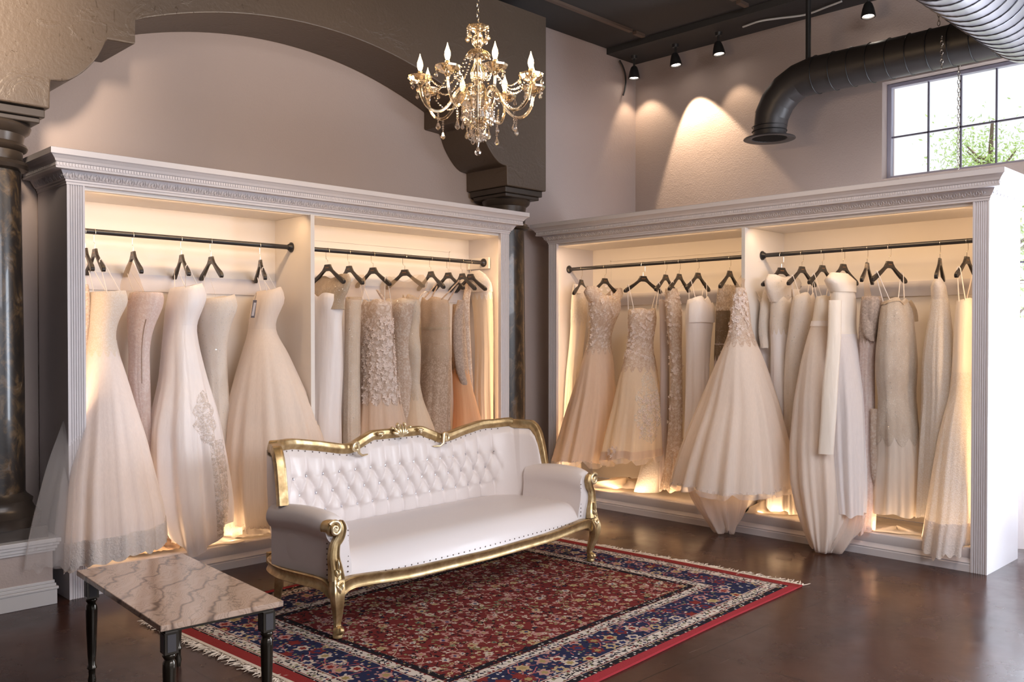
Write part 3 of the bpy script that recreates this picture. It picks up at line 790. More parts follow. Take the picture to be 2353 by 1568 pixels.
# gilt rail along the top and down the wing fronts
path = []
for e in np.linspace(0, 1, 10)[:-1]:
    pass
ss = list(np.linspace(0, .30, 26))+list(np.linspace(.30, PL-.30, 120))[1:-1]+list(np.linspace(PL-.30, PL, 26))
for s in ss:
    q = plan_at(s); nrm = plan_n(s); z = rail_top(s); lean = .055*(z-.36)/.5*(1 if abs(q[0]) < .98 else .4)
    path.append(Vector((q[0]-nrm[0]*.012, q[1]-nrm[1]*.012+lean, z+.006)))
def sweep(path, prof, up=Vector((0, 1, 0)), closed=True, scale=None):
    rows = []
    m_ = len(path)
    for i, p in enumerate(path):
        t = (path[min(i+1, m_-1)]-path[max(i-1, 0)]).normalized()
        u = (up(i) if callable(up) else up); b = t.cross(u).normalized(); u2 = b.cross(t).normalized()
        k = scale(i/(m_-1)) if scale else 1
        rows.append([p+b*a*k+u2*c*k for a, c in prof])
    mb = MB().grid(rows, closed=closed); mb.cap(rows[0]); mb.cap(rows[-1], True); return mb
# profile: (a = vertical-ish, c = depth)
rp_ = [(.030, -.002), (.034, -.012), (.028, -.022), (.020, -.024), (.010, -.030), (-.006, -.032), (-.018, -.026), (-.024, -.028), (-.028, -.024), (-.028, -.012), (-.026, .02), (.0, .030), (.022, .024), (.030, .010)]
def upf(i):
    s = ss[i]; nrm = plan_n(s); return Vector((-nrm[0], -nrm[1], 0))
sweep(path, [(-a, c) for a, c in rp_], upf).build('top_rail', M['gold'], sf, local=True, angle=50)
# crest: shell and leaf carving
def relief(fn, lobes):
    mb = MB()
    for (u0, v0, u1, v1, wd, h_) in lobes:
        d = Vector((u1-u0, v1-v0, 0)); L = d.length; d.normalize(); n_ = Vector((-d.y, d.x, 0)); rows = []
        for i in range(7):
            t = i/6; ww = wd*math.sin(PI*(.12+.86*t))**.7; c = Vector((u0, v0, 0))+d*L*t
            rows.append([fn(*(c+n_*ww*a).xy, h_*(1-a*a)*math.sin(PI*(.1+.85*t)) - .004*(abs(a) > .9)) for a in (-1, -.6, -.2, .2, .6, 1)])
        mb.grid(rows)
    return mb
yc = .68+.055*(.895-.36)/.5-.015
def crestfn(u, v, d): return Vector((u*1.15, yc-.026-d+v*.1, .892+v*1.15))
lob = [(0, -.028, 0, .042, .012, .022)]
for s_ in (-1, 1):
    lob += [(s_*.006, -.022, s_*.028, .040, .011, .019), (s_*.012, -.016, s_*.050, .026, .010, .017), (s_*.016, -.012, s_*.058, .002, .009, .015),
            (s_*.055, .022, s_*.072, .028, .007, .012), (s_*.03, .03, s_*.02, .05, .008, .012)]
    relief(crestfn, [(s_*.125, .004, s_*.165, .0, .008, .010), (s_*.135, .0, s_*.15, -.018, .006, .010)]).build('leaf_carving', M['gold_pale'], sf, local=True, solid=.004)
relief(crestfn, lob).build('crest_carving', M['gold_pale'], sf, local=True, solid=.004)
# volutes on the rail at the dips
def volute(c, r, turns, s_=1, rad=.009, ax='y', start=0, n=40):
    pts = []
    for k in range(n+1):
        t = k/n; a = start+s_*t*turns*2*PI; rr = r*(1-.78*t)
        pts.append(Vector(c)+Vector((math.cos(a)*rr, -.004*t*3, math.sin(a)*rr)))
    return pts, [rad*(1-.45*k/n) for k in range(n+1)]
for s_ in (-1, 1):
    x0 = s_*.372; z0 = sm_topz(x0)
    y0 = .68+.055*(z0-.36)/.5-.015-.03
    pts, rr = volute((x0, y0, z0+.022), .034, 1.1, -s_, .012, start=PI if s_ > 0 else 0)
    tail = [Vector((x0-s_*.10, y0+.012, z0-.028)), Vector((x0-s_*.05, y0, z0-.030)), Vector((x0-s_*.022, y0-.004, z0-.012))]
    pts = tail+pts[6:]; rr = [.004, .007, .009]+rr[6:]
    MB().tube(pts, rr, 8).build('scroll_carving', M['gold_pale'], sf, local=True)
# outer cover: sides and back
def outer_plan():
    a = smooth_curve([(-1.045, .03), (-1.05, .20), (-1.055, .36), (-1.035, .48), (-.995, .60), (-.92, .69), (-.80, .73)], 6)
    return [tuple(p) for p in a]+[(x, .735) for x in np.linspace(-.7, .7, 20)]+[(-p[0], p[1]) for p in a[::-1]]
op = outer_plan(); rows = []
for j in range(9):
    t = j/8; row = []
    for (x, y) in op:
        ax = abs(x)
        if y < .40: zt = .50+.02*(y/.4)
        elif y < .60: zt = .52+(.842-.52)*min(1, max(0, (y-.44)/.06))**.8
        else: zt = .842
        if ax < .98: zt = sm_topz(x)-.012
        z = .285+(zt-.285)*t
        lean = .055*max(0, z-.36)/.5 if y > .5 else 0
        bul = .012*math.sin(PI*t)
        row.append((x*(1+bul*.6), y+lean+bul*(1 if y > .6 else 0), z))
    rows.append(row)
MB().grid(rows).build('outer_cover', M['leather'], sf, local=True, angle=60, solid=.012)
# seat
rows = []
NXs, NYs = 60, 26
for j in range(NYs+1):
    v = j/NYs; row = []
    for i in range(NXs+1):
        u = -1+2*i/NXs; x = u*.985
        fr = min(1, v/.22)
        y = .006+.66*v
        bow = -.052*math.cos(u*PI/2)**.6        # slight serpentine bulge of the front edge
        z = .250+(.146)*math.sin(fr*PI/2)**.75 + .022*math.sin(PI*min(1, v*1.0+.05))*math.cos(u*PI/2*.95)
        y = y+bow*(1-v)-.018*math.sin(fr*PI)
        z -= .012*abs(u)**6
        row.append((x, y, z))
    rows.append(row)
MB().grid(rows).build('seat', M['leather'], sf, local=True, angle=180)
# arms
for s_ in (-1, 1):
    prof = [(.030, .285), (.030, .40), (.030, .475), (.048, .500), (.062, .535), (.052, .578), (.018, .603), (-.028, .602), (-.066, .575), (-.082, .53), (-.080, .47), (-.088, .40), (-.10, .34), (-.10, .285)]
    pr_ = smooth_curve(prof, 4); rows = []
    for j in range(17):
        t = j/16; y = .012+.50*t; k = 1-.20*(1-min(1, t*6))**2; zs = 1+.05*math.sin(PI*min(1, t*1.1)); row = []
        for a, z in pr_:
            zz = .285+(z-.285)*(k*.3+.7)*zs
            row.append((s_*(1.03+a*(1-.08*(1-k))+.01*t), y-.010*math.sin(PI*min(1, max(0, (z-.285)/.32)))*(t < .05), zz))
        rows.append(row)
    mb = MB().grid(rows); mb.cap(rows[0]); mb.cap(rows[-1], True)
    mb.build('arm', M['leather'], sf, local=True, angle=70)
    # carved arm front: scroll, S-shaped post
    cx_, cz_ = s_*1.058, .545
    pts, rr = volute((cx_, -.022, cz_), .040, 1.35, s_, .011, start=PI/2-s_*.9)
    sc_ = MB().tube(pts[::-1], rr[::-1], 10)
    post = [(cx_-s_*.030, -.014, .575), (cx_-s_*.040, -.014, .545), (cx_-s_*.034, -.012, .50), (cx_-s_*.010, -.010, .46), (cx_-s_*.002, -.010, .40), (cx_-s_*.010, -.014, .34), (cx_-s_*.012, -.020, .29)]
    pc = [Vector(tuple(p)) for p in smooth_curve(post, 6)]
    wd = lambda t: float(np.interp(t, [0, .2, .45, .7, 1], [.7, 1.0, .8, 1.0, 1.35]))
    pp = [(.028, -.004), (.030, -.014), (.022, -.020), (.014, -.012), (0, -.016), (-.014, -.012), (-.022, -.020), (-.030, -.014), (-.028, -.004), (-.026, .018), (.026, .018)]
    sweep(pc, pp, Vector((0, 1, 0)), scale=wd).build('arm_post', M['gold'], sf, local=True, angle=45)
    sc_.add([], []); sc_.lathe([(.0004, -.012), (.016, -.011), (.020, 0), (.020, .022)], 14, caps=False)
    k = len(sc_.v)-14*4
    for q in range(k, len(sc_.v)): p = sc_.v[q]; sc_.v[q] = Vector((cx_+p.x, -.022+p.z, cz_+p.y))
    sc_.build('arm_scroll', M['gold_pale'], sf, local=True)
    drum = MB().lathe([(.0005, -.012), (.034, -.012), (.040, -.006), (.042, .05), (.036, .055), (.0005, .055)], 24, caps=False).xf(Matrix.Translation((cx_-s_*.004, -.005, cz_)) @ Matrix.Rotation(-PI/2, 4, 'X'))
    drum.build('scroll_drum', M['gold'], sf, local=True)
    cv = relief(lambda u, v, d: Vector((cx_-s_*.008+u, -.036-d, .34+v)), [(0, .0, 0, .055, .006, .012), (-.004, -.03, -.012, .005, .008, .010), (.004, -.03, .012, .005, .008, .010), (0, -.055, 0, -.03, .010, .012)])
    cv.build('post_carving', M['gold_pale'], sf, local=True, solid=.003)
# serpentine front rail and side rails
def railpath():
    pts = [(-1.03, -.018, .235), (-.97, -.030, .262), (-.86, -.040, .262), (-.60, -.048, .243), (-.30, -.052, .238), (0, -.054, .234)]
    c = smooth_curve(pts, 10); return [Vector(tuple(p)) for p in c]+[Vector((-p[0], p[1], p[2])) for p in c[-2::-1]]
rpf = [(-.034, .0), (-.038, -.010), (-.032, -.018), (-.026, -.014), (-.018, -.010), (.012, -.012), (.022, -.018), (.030, -.022), (.036, -.014), (.034, 0), (.034, .03), (-.034, .03)]
sweep(railpath(), rpf, Vector((0, 1, 0)), scale=lambda t: .8+.2*abs(2*t-1)**4).build('front_rail', M['gold'], sf, local=True, angle=40)
for s_ in (-1, 1):
    sp = [Vector(tuple(p)) for p in smooth_curve([(s_*1.062, -.01, .225), (s_*1.072, .05, .258), (s_*1.078, .16, .262), (s_*1.082, .34, .258), (s_*1.062, .48, .255), (s_*1.01, .62, .255), (s_*.91, .72, .255)], 6)]
    sweep(sp, [(a, c) for a, c in rpf] if s_ < 0 else [(-a, c) for a, c in rpf], lambda i: Vector((-s_, 0, 0)) if i < 26 else Vector((0, -1, 0)), scale=lambda t: .85).build('side_rail', M['gold'], sf, local=True, angle=40)
MB().box((-.95, .715, .225), (.95, .75, .29)).build('back_strip', M['gold'], sf, local=True, smooth=False, bevel=.004)
# legs
for s_ in (-1, 1):
    c = smooth_curve([(s_*1.045, -.020, .285), (s_*1.056, -.038, .23), (s_*1.052, -.036, .17), (s_*1.040, -.020, .11), (s_*1.034, -.010, .07), (s_*1.036, -.012, .045)], 6)
    c = [Vector(tuple(p)) for p in c]
    mb = sweep(c, [(.030, .012), (.034, -.006), (.026, -.020), (.016, -.020), (.008, -.014), (-.008, -.014), (-.016, -.020), (-.026, -.020), (-.034, -.006), (-.030, .012), (-.018, .034), (.018, .034)], Vector((0, 1, 0)), scale=lambda t: float(np.interp(t, [0, .2, .5, .8, 1], [1.15, 1.2, .85, .55, .6])))
    leg = mb.build('leg', M['gold'], sf, local=True, angle=50)
    ft = MB().ball((s_*1.036, -.022, .036), .030, 14, .8).ball((s_*1.036, -.040, .040), .018, 12)
    ft.lathe([(.022, 0), (.026, .004), (.026, .02), (.02, .03)], 16, (s_*1.036, -.016, 0)).build('foot', M['gold'], leg, local=True)
    relief(lambda u, v, d: Vector((s_*1.05+u, -.050-d, .262+v)), [(-.004, -.02, -.022, .016, .010, .012), (.004, -.02, .022, .016, .010, .012), (0, -.034, 0, .002, .008, .012)]).build('knee_carving', M['gold_pale'], leg, local=True, solid=.003)
    MB().tube([(s_*.90, .68, .26), (s_*.905, .69, .12), (s_*.91, .705, 0)], [.036, .030, .024], 4).build('leg', M['gold'], sf, local=True, smooth=False)
# nail heads
nail = MB().lathe([(.0003, -.003), (.003, -.0025), (.0046, 0)], 8, caps=False)
proto = None
def put_nail(p, rx, rz):
    global proto
    if proto is None:
        proto = nail.build('nail_head', M['stud'], sf, local=True); o = proto
    else:
        o = proto.copy(); COL.objects.link(o); o.parent = sf
    o.location = p; o.rotation_euler = (rx, 0, rz)
for k in range(46):
    u = -.955+1.91*k/45
    j = u/.985
    put_nail((u, .006-.052*math.cos(j*PI/2)**.6-.0105, .285+.004*math.sin(3*u)), -PI/2, 0)
for k in range(38):
    s = .30+(PL-.60)*k/37; x = float(plan_at(s)[0])
    z = rail_top(s)-.034
    tt = (z-.36)/(rail_top(s)-.012-.36); q = plan_at(s); nrm = plan_n(s)
    off = -.015+.022*math.sin(PI*tt)**.5+puff(q[0], z)*min(1, (1-tt)*9)+.003
    put_nail((q[0]+nrm[0]*off, q[1]+nrm[1]*off+.055*(z-.36)/.5, z), -PI/2, math.atan2(nrm[0], -nrm[1]))
rest = MB()
for s_ in (-1, 1):
    for k in range(9):
        z = .31+k*.026
        for a in (1.062, .955):
            rest.ball((s_*a, .006, z), .0042, 6)
        rest.ball((s_*1.066, .03, z), .0042, 6)
setp(rest.build('nail_head', M['stud'], sf, local=True), kind='stuff')
# ------------------------------------------------------------------ chandelier
cx, cy = (CAMP + ray(1098, 235)*5.0).xy
def fz(py):     # height of a picture row at the chandelier's axis
    return (CAMP + ray(1098, py)*5.0).z
ch = thing('chandelier', 'lit eight-arm crystal chandelier hanging from a chain', 'chandelier', (cx, cy, fz(357)))
C0 = Vector((cx, cy, 0)); CRY = M['crystal']; CLR = M['crystal_clear']
def lt(name, prof, mat, n=20, mod=None): return MB().lathe(prof, n, (cx, cy, 0), mod=mod, caps=False).build(name, mat, ch)
zt = fz(66)
# chain of links up to the ceiling
mb = MB(); z = zt+.015; k = 0
while z < ZC+.05:
    pts = [Vector((cx, cy, z+.016))+Vector((math.cos(a)*.008*(k % 2 == 0), math.cos(a)*.008*(k % 2), math.sin(a)*.018)) for a in np.linspace(0, 2*PI, 9)]
    mb.tube(pts, .0022, 5, caps=False); z += .029; k += 1
mb.build('chain', M['chrome'], ch)
MB().lathe([(.001, ZC+.03), (.05, ZC+.03), (.06, ZC+.055), (.06, ZC+.06)], 20, (cx, cy, 0)).build('ceiling_rose', M['chrome'], ch)
wav = lambda k, z: 1+.07*math.cos(k*PI/2)
lt('top_bobeche', [(.004, zt-.02), (.02, zt-.022), (.045, zt-.008), (.062, zt+.004), (.060, zt+.010), (.04, zt-.001), (.006, zt-.006)], CRY, 24, wav)
z1 = fz(95); lt('glass_ball', [(.010, z1+.045), (.020, z1+.034), (.033, z1+.015), (.037, z1), (.033, z1-.02), (.018, z1-.036), (.012, z1-.045)], CRY, 12)
z2 = fz(122); lt('upper_bell', [(.012, z2+.02), (.045, z2+.012), (.066, z2-.010), (.070, z2-.022), (.062, z2-.020), (.04, z2-.002), (.01, z2)], CRY, 24, wav)
za, zb_ = fz(135), fz(185)
lt('glass_vase', [(.020, za), (.022, za-.03), (.034, za-.06), (.044, za-.085), (.040, za-.11), (.020, zb_+.01), (.034, zb_), (.016, zb_-.02), (.030, zb_-.035), (.020, zb_-.07)], CRY, 12)
zh = fz(238)
lt('hub_bowl', [(.02, zh+.06), (.05, zh+.045), (.085, zh+.02), (.092, zh), (.080, zh-.03), (.066, zh-.045), (.075, zh-.06), (.070, zh-.085), (.045, zh-.10), (.02, zh-.105)], CLR, 16, lambda k, z: 1+.05*(k % 2))
lt('lower_bobeche', [(.02, zh-.10), (.055, zh-.105), (.064, zh-.118), (.05, zh-.13), (.012, zh-.14)], CRY, 16, lambda k, z: 1+.05*(k % 2))
MB().tube([(cx, cy, zh-.2), (cx, cy, zt)], .004, 8).build('stem', M['chrome'], ch)
# drops
def drop_mb(L, r):
    return MB().lathe([(.0005, 0), (.0035, -.006), (.0022, -.012), (r*.45, -.30*L), (r, -.68*L), (r*.8, -.85*L), (.0006, -L)], 6, caps=False)
drops = {}
def hang(name_mat, p, L=.05, r=.011, chain=0):
    """a short run of beads and a faceted drop, one part"""
    key = (round(L, 3), round(r, 3), chain, name_mat)
    if key not in drops:
        mb = MB(); z = 0
        for q in range(chain):
            mb.add(*(lambda m: (m.v, m.f))(MB().ball((0, 0, z-.007), .0062, 6))); z -= .0135
        d = drop_mb(L, r); d.xf(Matrix.Translation((0, 0, z))); mb.add(d.v, d.f)
        o = mb.build('crystal_drop', M[name_mat], ch, local=True, smooth=False); drops[key] = o
    else:
        o = drops[key].copy(); COL.objects.link(o); o.parent = ch
    o.location = Vector(p)-ch.location; o.rotation_euler = (0, 0, random.uniform(0, 6))
def beads(p0, p1, sag, n):
    p0, p1 = Vector(p0), Vector(p1); mb = MB()
    for k in range(n+1):
        t = k/n; p = p0.lerp(p1, t); p.z -= sag*4*t*(1-t); mb.ball(p, .0062 if k % 2 else .0048, 6)
    mb.build('bead_string', CRY, ch, smooth=False)
RA = .325; zd = fz(190)
fwd = math.atan2(cy, cx)+PI       # direction of the front of the room
bulbL = []
for k in range(8):
    a = fwd+math.radians(13+45*k+3)
    d = Vector((math.cos(a), math.sin(a), 0))
    P = lambda r, z: C0+d*r+Vector((0, 0, z))
    prof = [(.045, zh-.01), (.055, zh+.055), (.085, zh+.085), (.125, zh+.05), (.165, zh-.02), (.215, zh-.058), (.27, zh-.05), (.31, zh+.0), (RA, zd-.05)]
    pts = [P(*q) for q in smooth_curve(prof, 5)]
    arm = MB().tube(pts, [.0085]*len(pts), 6).build('arm', CRY, ch, smooth=False)
    c = P(RA, 0); cc = (c.x, c.y, 0)
    MB().lathe([(.008, zd-.052), (.014, zd-.045), (.018, zd-.035), (.045, zd-.024), (.062, zd-.006), (.064, zd+.004), (.058, zd+.006), (.04, zd-.008), (.016, zd-.012), (.018, zd+.008), (.012, zd+.012)], 20, cc, caps=False, mod=lambda k, z: 1+.06*(k % 2)).build('bobeche', CRY, arm, smooth=False)
    MB().lathe([(.012, zd-.01), (.011, zd+.022), (.014, zd+.026), (.013, zd+.032)], 12, cc).build('candle_cup', M['gold_pale'], arm)
    z0 = zd+.032
    MB().lathe([(.006, z0), (.012, z0+.012), (.0165, z0+.030), (.0150, z0+.047), (.0085, z0+.066), (.0035, z0+.082), (.0006, z0+.095)], 14, cc).build('bulb', M['bulb'], arm)
    ld = bpy.data.lights.new('bulb_light', 'POINT'); ld.energy = 5.0; ld.color = (1, .68, .38); ld.shadow_soft_size = .03
    lo = bpy.data.objects.new('bulb_light', ld); COL.objects.link(lo); lo.location = c+Vector((0, 0, z0+.12))-ch.location; lo.parent = ch
    t_ = Vector((-d.y, d.x, 0))
    for q in range(4):
        b = a+q*PI/2+.5; hang('crystal_clear' if q % 2 else 'crystal', c+Vector((math.cos(b)*.06, math.sin(b)*.06, zd+.002)), .042, .011, 1)
    hang('crystal_clear', P(.225, zh-.068), .055, .014, (2, 4, 3, 5, 2, 4, 3, 5)[k])
    a2 = a+math.radians(45); d2 = Vector((math.cos(a2), math.sin(a2), 0))
    beads(C0+d*.066+Vector((0, 0, z2-.02)), C0+d*(RA-.055)+Vector((0, 0, zd+.0)), .10, 22)
    beads(C0+d*(RA-.02)+Vector((0, 0, zd-.01)), C0+d2*(RA-.02)+Vector((0, 0, zd-.01)), .085, 18)
for k in range(6):
    a = k*PI/3; hang('crystal', (cx+.06*math.cos(a), cy+.06*math.sin(a), zt+.002), .05, .014, 2)
for k in range(8):
    a = k*PI/4+.2; hang('crystal_clear', (cx+.088*math.cos(a), cy+.088*math.sin(a), zh-.01), .05, .012, 3)
for k in range(8):
    a = k*PI/4; hang('crystal' if k % 2 else 'crystal_clear', (cx+.060*math.cos(a), cy+.060*math.sin(a), zh-.115), .055, .015, 2)
for k in range(12):
    a = k*PI/6+.1; hang('crystal_clear' if k % 2 else 'crystal', (cx+.115*math.cos(a), cy+.115*math.sin(a), zh-.035-.02*(k % 2)), .045, .012, 2+k % 3)
for k in range(8):
    a = k*PI/4+.4; hang('crystal_clear', (cx+.030*math.cos(a), cy+.030*math.sin(a), zh-.135), .05, .012, 1+k % 3)
MB().ball((cx, cy, fz(350)), .019, 10).lathe([(.012, fz(350)+.018), (.004, fz(350)+.03), (.012, zh-.2), (.02, zh-.17), (.012, zh-.14)], 10, (cx, cy, 0)).build('finial_ball', CLR, ch, smooth=False)

# ------------------------------------------------------------------ track spots near the ceiling corner
XT = 7.52
spots = [((1457, 168), 'black ceiling spotlight nearest the room corner'), ((1552, 138), 'black ceiling spotlight, second from the room corner, above the bright pool'),
         ((1651, 112), 'black ceiling spotlight, third from the room corner'), ((1995, 24), 'black ceiling spotlight close to the silver duct')]
for i, (px, lab) in enumerate(spots):
    p = on_x(px[0], px[1], XT)
    t = thing('ceiling_spotlight', lab, 'spotlight', (p.x, p.y, ZC), group='ceiling spotlights along the right wall')
    MB().tube([(p.x, p.y, ZC), (p.x, p.y, ZC-.03)], [.035, .03], 16).build('mount', M['black'], t)
    MB().tube([(p.x, p.y, ZC-.03), (p.x, p.y, p.z+.05)], .011, 8).build('stem', M['black'], t)
    tgt = [(7.6, 5.9, 2), (7.77, 4.55, 2.5), (7.77, 3.9, 2), (7.0, 2.9, 1.5)][i]
    ax = (Vector(tgt)-p); ax = Vector((ax.x, ax.y, -abs(ax.z))).normalized()
    ax = (ax*.45+Vector((0, 0, -1))).normalized()
    q = ax.to_track_quat('Z', 'Y').to_matrix().to_4x4()
    MB().lathe([(.020, -.070), (.034, -.055), (.048, -.012), (.058, .038), (.060, .055), (.050, .055), (.045, .035)], 20, caps=False).xf(Matrix.Translation(p) @ q).build('shade', M['black'], t)
    MB().lathe([(.0005, .036), (.040, .036), (.044, .040), (.040, .047), (.0005, .047)], 16, caps=False).xf(Matrix.Translation(p) @ q).build('lens', M['lamp_lens'], t)
    d = bpy.data.lights.new('spot_light', 'SPOT'); d.energy = (14, 120, 12, 14)[i]; d.color = (1, .74, .50); d.spot_size = math.radians((85, 62, 70, 60)[i]); d.spot_blend = (.5, .22, .5, .5)[i]; d.shadow_soft_size = .02
    o = bpy.data.objects.new('spot_light', d); COL.objects.link(o)
    o.location = p+ax*.06-t.location; o.parent = t
    o.rotation_euler = (Vector([(7.77, 5.75, 3.2), (7.72, 4.98, 2.9), (7.77, 4.55, 2.9), (6.9, 2.9, 1.5)][i])-(p+ax*.06)).to_track_quat('-Z', 'Y').to_euler()

# ------------------------------------------------------------------ ducts
XD = 7.22; rd = .155
e0 = on_x(1768, 318, XD)                    # outlet centre
zc_d = on_x(1850, 178, XD).z; Rb = .40
yb = e0.y
dk = thing('air_duct', 'dark painted round air duct with a downward elbow along the right wall', 'duct', (XD, yb, e0.z))
pts = [Vector((XD, yb, e0.z+.0)), Vector((XD, yb, zc_d-Rb))]
rows = []
arc_ = [Vector((XD, yb-Rb+Rb*math.cos(a), zc_d-Rb+Rb*math.sin(a))) for a in np.linspace(0, PI/2, 6)]
def ring(c, tdir, r, n=32):
    b = Vector((1, 0, 0)); u = tdir.cross(b).normalized()
    return [c+b*math.cos(2*PI*k/n)*r+u*math.sin(2*PI*k/n)*r for k in range(n)]
for c, td in [(Vector((XD, yb, e0.z)), Vector((0, 0, 1))), (arc_[0], Vector((0, 0, 1)))]: rows.append(ring(c, td, rd*.93))
for i, c in enumerate(arc_[1:-1]):
    a = (i+1)*PI/10; rows.append(ring(c, Vector((0, -math.sin(a), math.cos(a))), rd*.95))
yend = 2.02
rows.append(ring(arc_[-1], Vector((0, -1, 0)), rd)); rows.append(ring(Vector((XD, yend, zc_d)), Vector((0, -1, 0)), rd))
MB().grid(rows, closed=True).build('duct_pipe', M['black_duct'], dk, angle=12)
mb = MB(); yy = yb-Rb-.05
while yy > yend+.1:
    rr = ring(Vector((XD, yy, zc_d)), Vector((0, -1, 0)), rd+.004); mb.tube(rr+[rr[0]], .003, 4, caps=False); yy -= .155
mb.build('duct_seam', M['black'], dk); mb = MB()
for zz in (e0.z+.10, arc_[0].z-.005):
    rr = ring(Vector((XD, yb, zz)), Vector((0, 0, 1)), rd*.93+.004); mb.tube(rr+[rr[0]], .004, 4, caps=False)
mb.build('elbow_seam', M['black'], dk)
MB().lathe([(rd*.93, .02), (rd*.95, .004), (rd*1.42, 0), (rd*1.44, -.008), (rd*1.38, -.012), (rd*.98, -.004), (rd*.95, .012)], 36, (XD, yb, e0.z), caps=False).build('outlet_flange', M['black_duct'], dk)
mb = MB()
for k in range(-6, 7):
    x_ = k*.022; h_ = math.sqrt(max(0, (rd*.93)**2-x_**2)); mb.box((XD+x_-.002, yb-h_, e0.z-.002), (XD+x_+.002, yb+h_, e0.z+.02))
mb.build('outlet_grille', M['black'], dk, smooth=False)
pr_ = on_x(1857, 130, XD)
MB().tube([(XD, pr_.y, zc_d+rd-.01), (XD, pr_.y, ZC)], .022, 12).build('support_pole', M['black'], dk)
# silver spiral duct
A0 = CAMP+ray(2370, 95)*6.55; rs = .27
ys, zs_ = 2.02, zc_d+.05
xe = XD+.10
sv = thing('spiral_duct', 'big silver spiral duct crossing the upper right picture corner', 'duct', (xe, ys, zs_))
x0 = 1.5
rows = [[Vector((x, ys+rs*k_*math.cos(a), zs_+rs*k_*math.sin(a))) for a in np.linspace(0, 2*PI, 49)[:-1]] for x, k_ in ((x0, 1), (xe-.01, 1), (xe, .97), (xe, .02))]
MB().grid(rows, closed=True).build('duct_pipe', M['silver'], sv, angle=60)
pts = [Vector((x0+(xe-x0)*k/1400, ys+(rs+.003)*math.cos(-k/1400*2*PI*46), zs_+(rs+.003)*math.sin(-k/1400*2*PI*46))) for k in range(1401)]
MB().tube(pts, .0045, 4).build('spiral_seam', M['seam'], sv)
# chains
def chain(p, z0, z1, label):
    mb = MB(); z = z0; k = 0
    while z > z1:
        pts = [Vector((p[0], p[1], z))+Vector((math.cos(a)*.010*(k % 2 == 0), math.cos(a)*.010*(k % 2), math.sin(a)*.021)) for a in np.linspace(0, 2*PI, 9)]
        mb.tube(pts, .003, 5, caps=False); z -= .034; k += 1
    return setp(mb.build('steel_chain', M['chrome'], None), label, 'chain')
pc1 = on_x(2157, 60, XD+.0); pc2 = on_x(2164, 110, XD-rd-.06); pc3 = on_x(2203, 200, XW-.06)
chain((pc1.x, pc1.y), ZC, zc_d+rd+.025, 'short steel chain from the ceiling to the top of the dark duct')
chain((pc2.x, pc2.y), on_x(2164, 88, XD-rd-.06).z, on_x(2164, 157, XD-rd-.06).z, 'loose steel chain end dangling in front of the dark duct')
chain((pc3.x, pc3.y), on_x(2203, 140, XW-.06).z, on_x(2203, 384, XW-.06).z, 'long steel chain hanging in front of the high window')
# loose cables
c = [CAMP+ray(x, y)*7.9 for x, y in ((1424, 139), (1436, 165), (1441, 190), (1437, 206), (1432, 219))]
p0 = on_y(1424, 139, YW-.03)
pts = [on_y(x, y, YW-.035) for x, y in ((1424, 139), (1431, 152), (1436, 168), (1438, 188), (1436, 205), (1432, 219))]
setp(MB().tube([Vector(tuple(q)) for q in smooth_curve(pts, 5)], .009, 8).build('black_cable', M['black'], None), 'black cable end hanging on the wall just left of the room corner', 'cable')
zf = ZC-.02
pts = [on_z(x, y, zf) for x, y in ((1707, 62), (1745, 49), (1790, 42), (1850, 34), (1900, 16), (1934, 3))]
setp(MB().tube([Vector(tuple(q)) for q in smooth_curve(pts, 5)], .009, 8).build('white_cable', M['cable_white'], None), 'white cable sagging below the dark ceiling, above the duct elbow', 'cable')
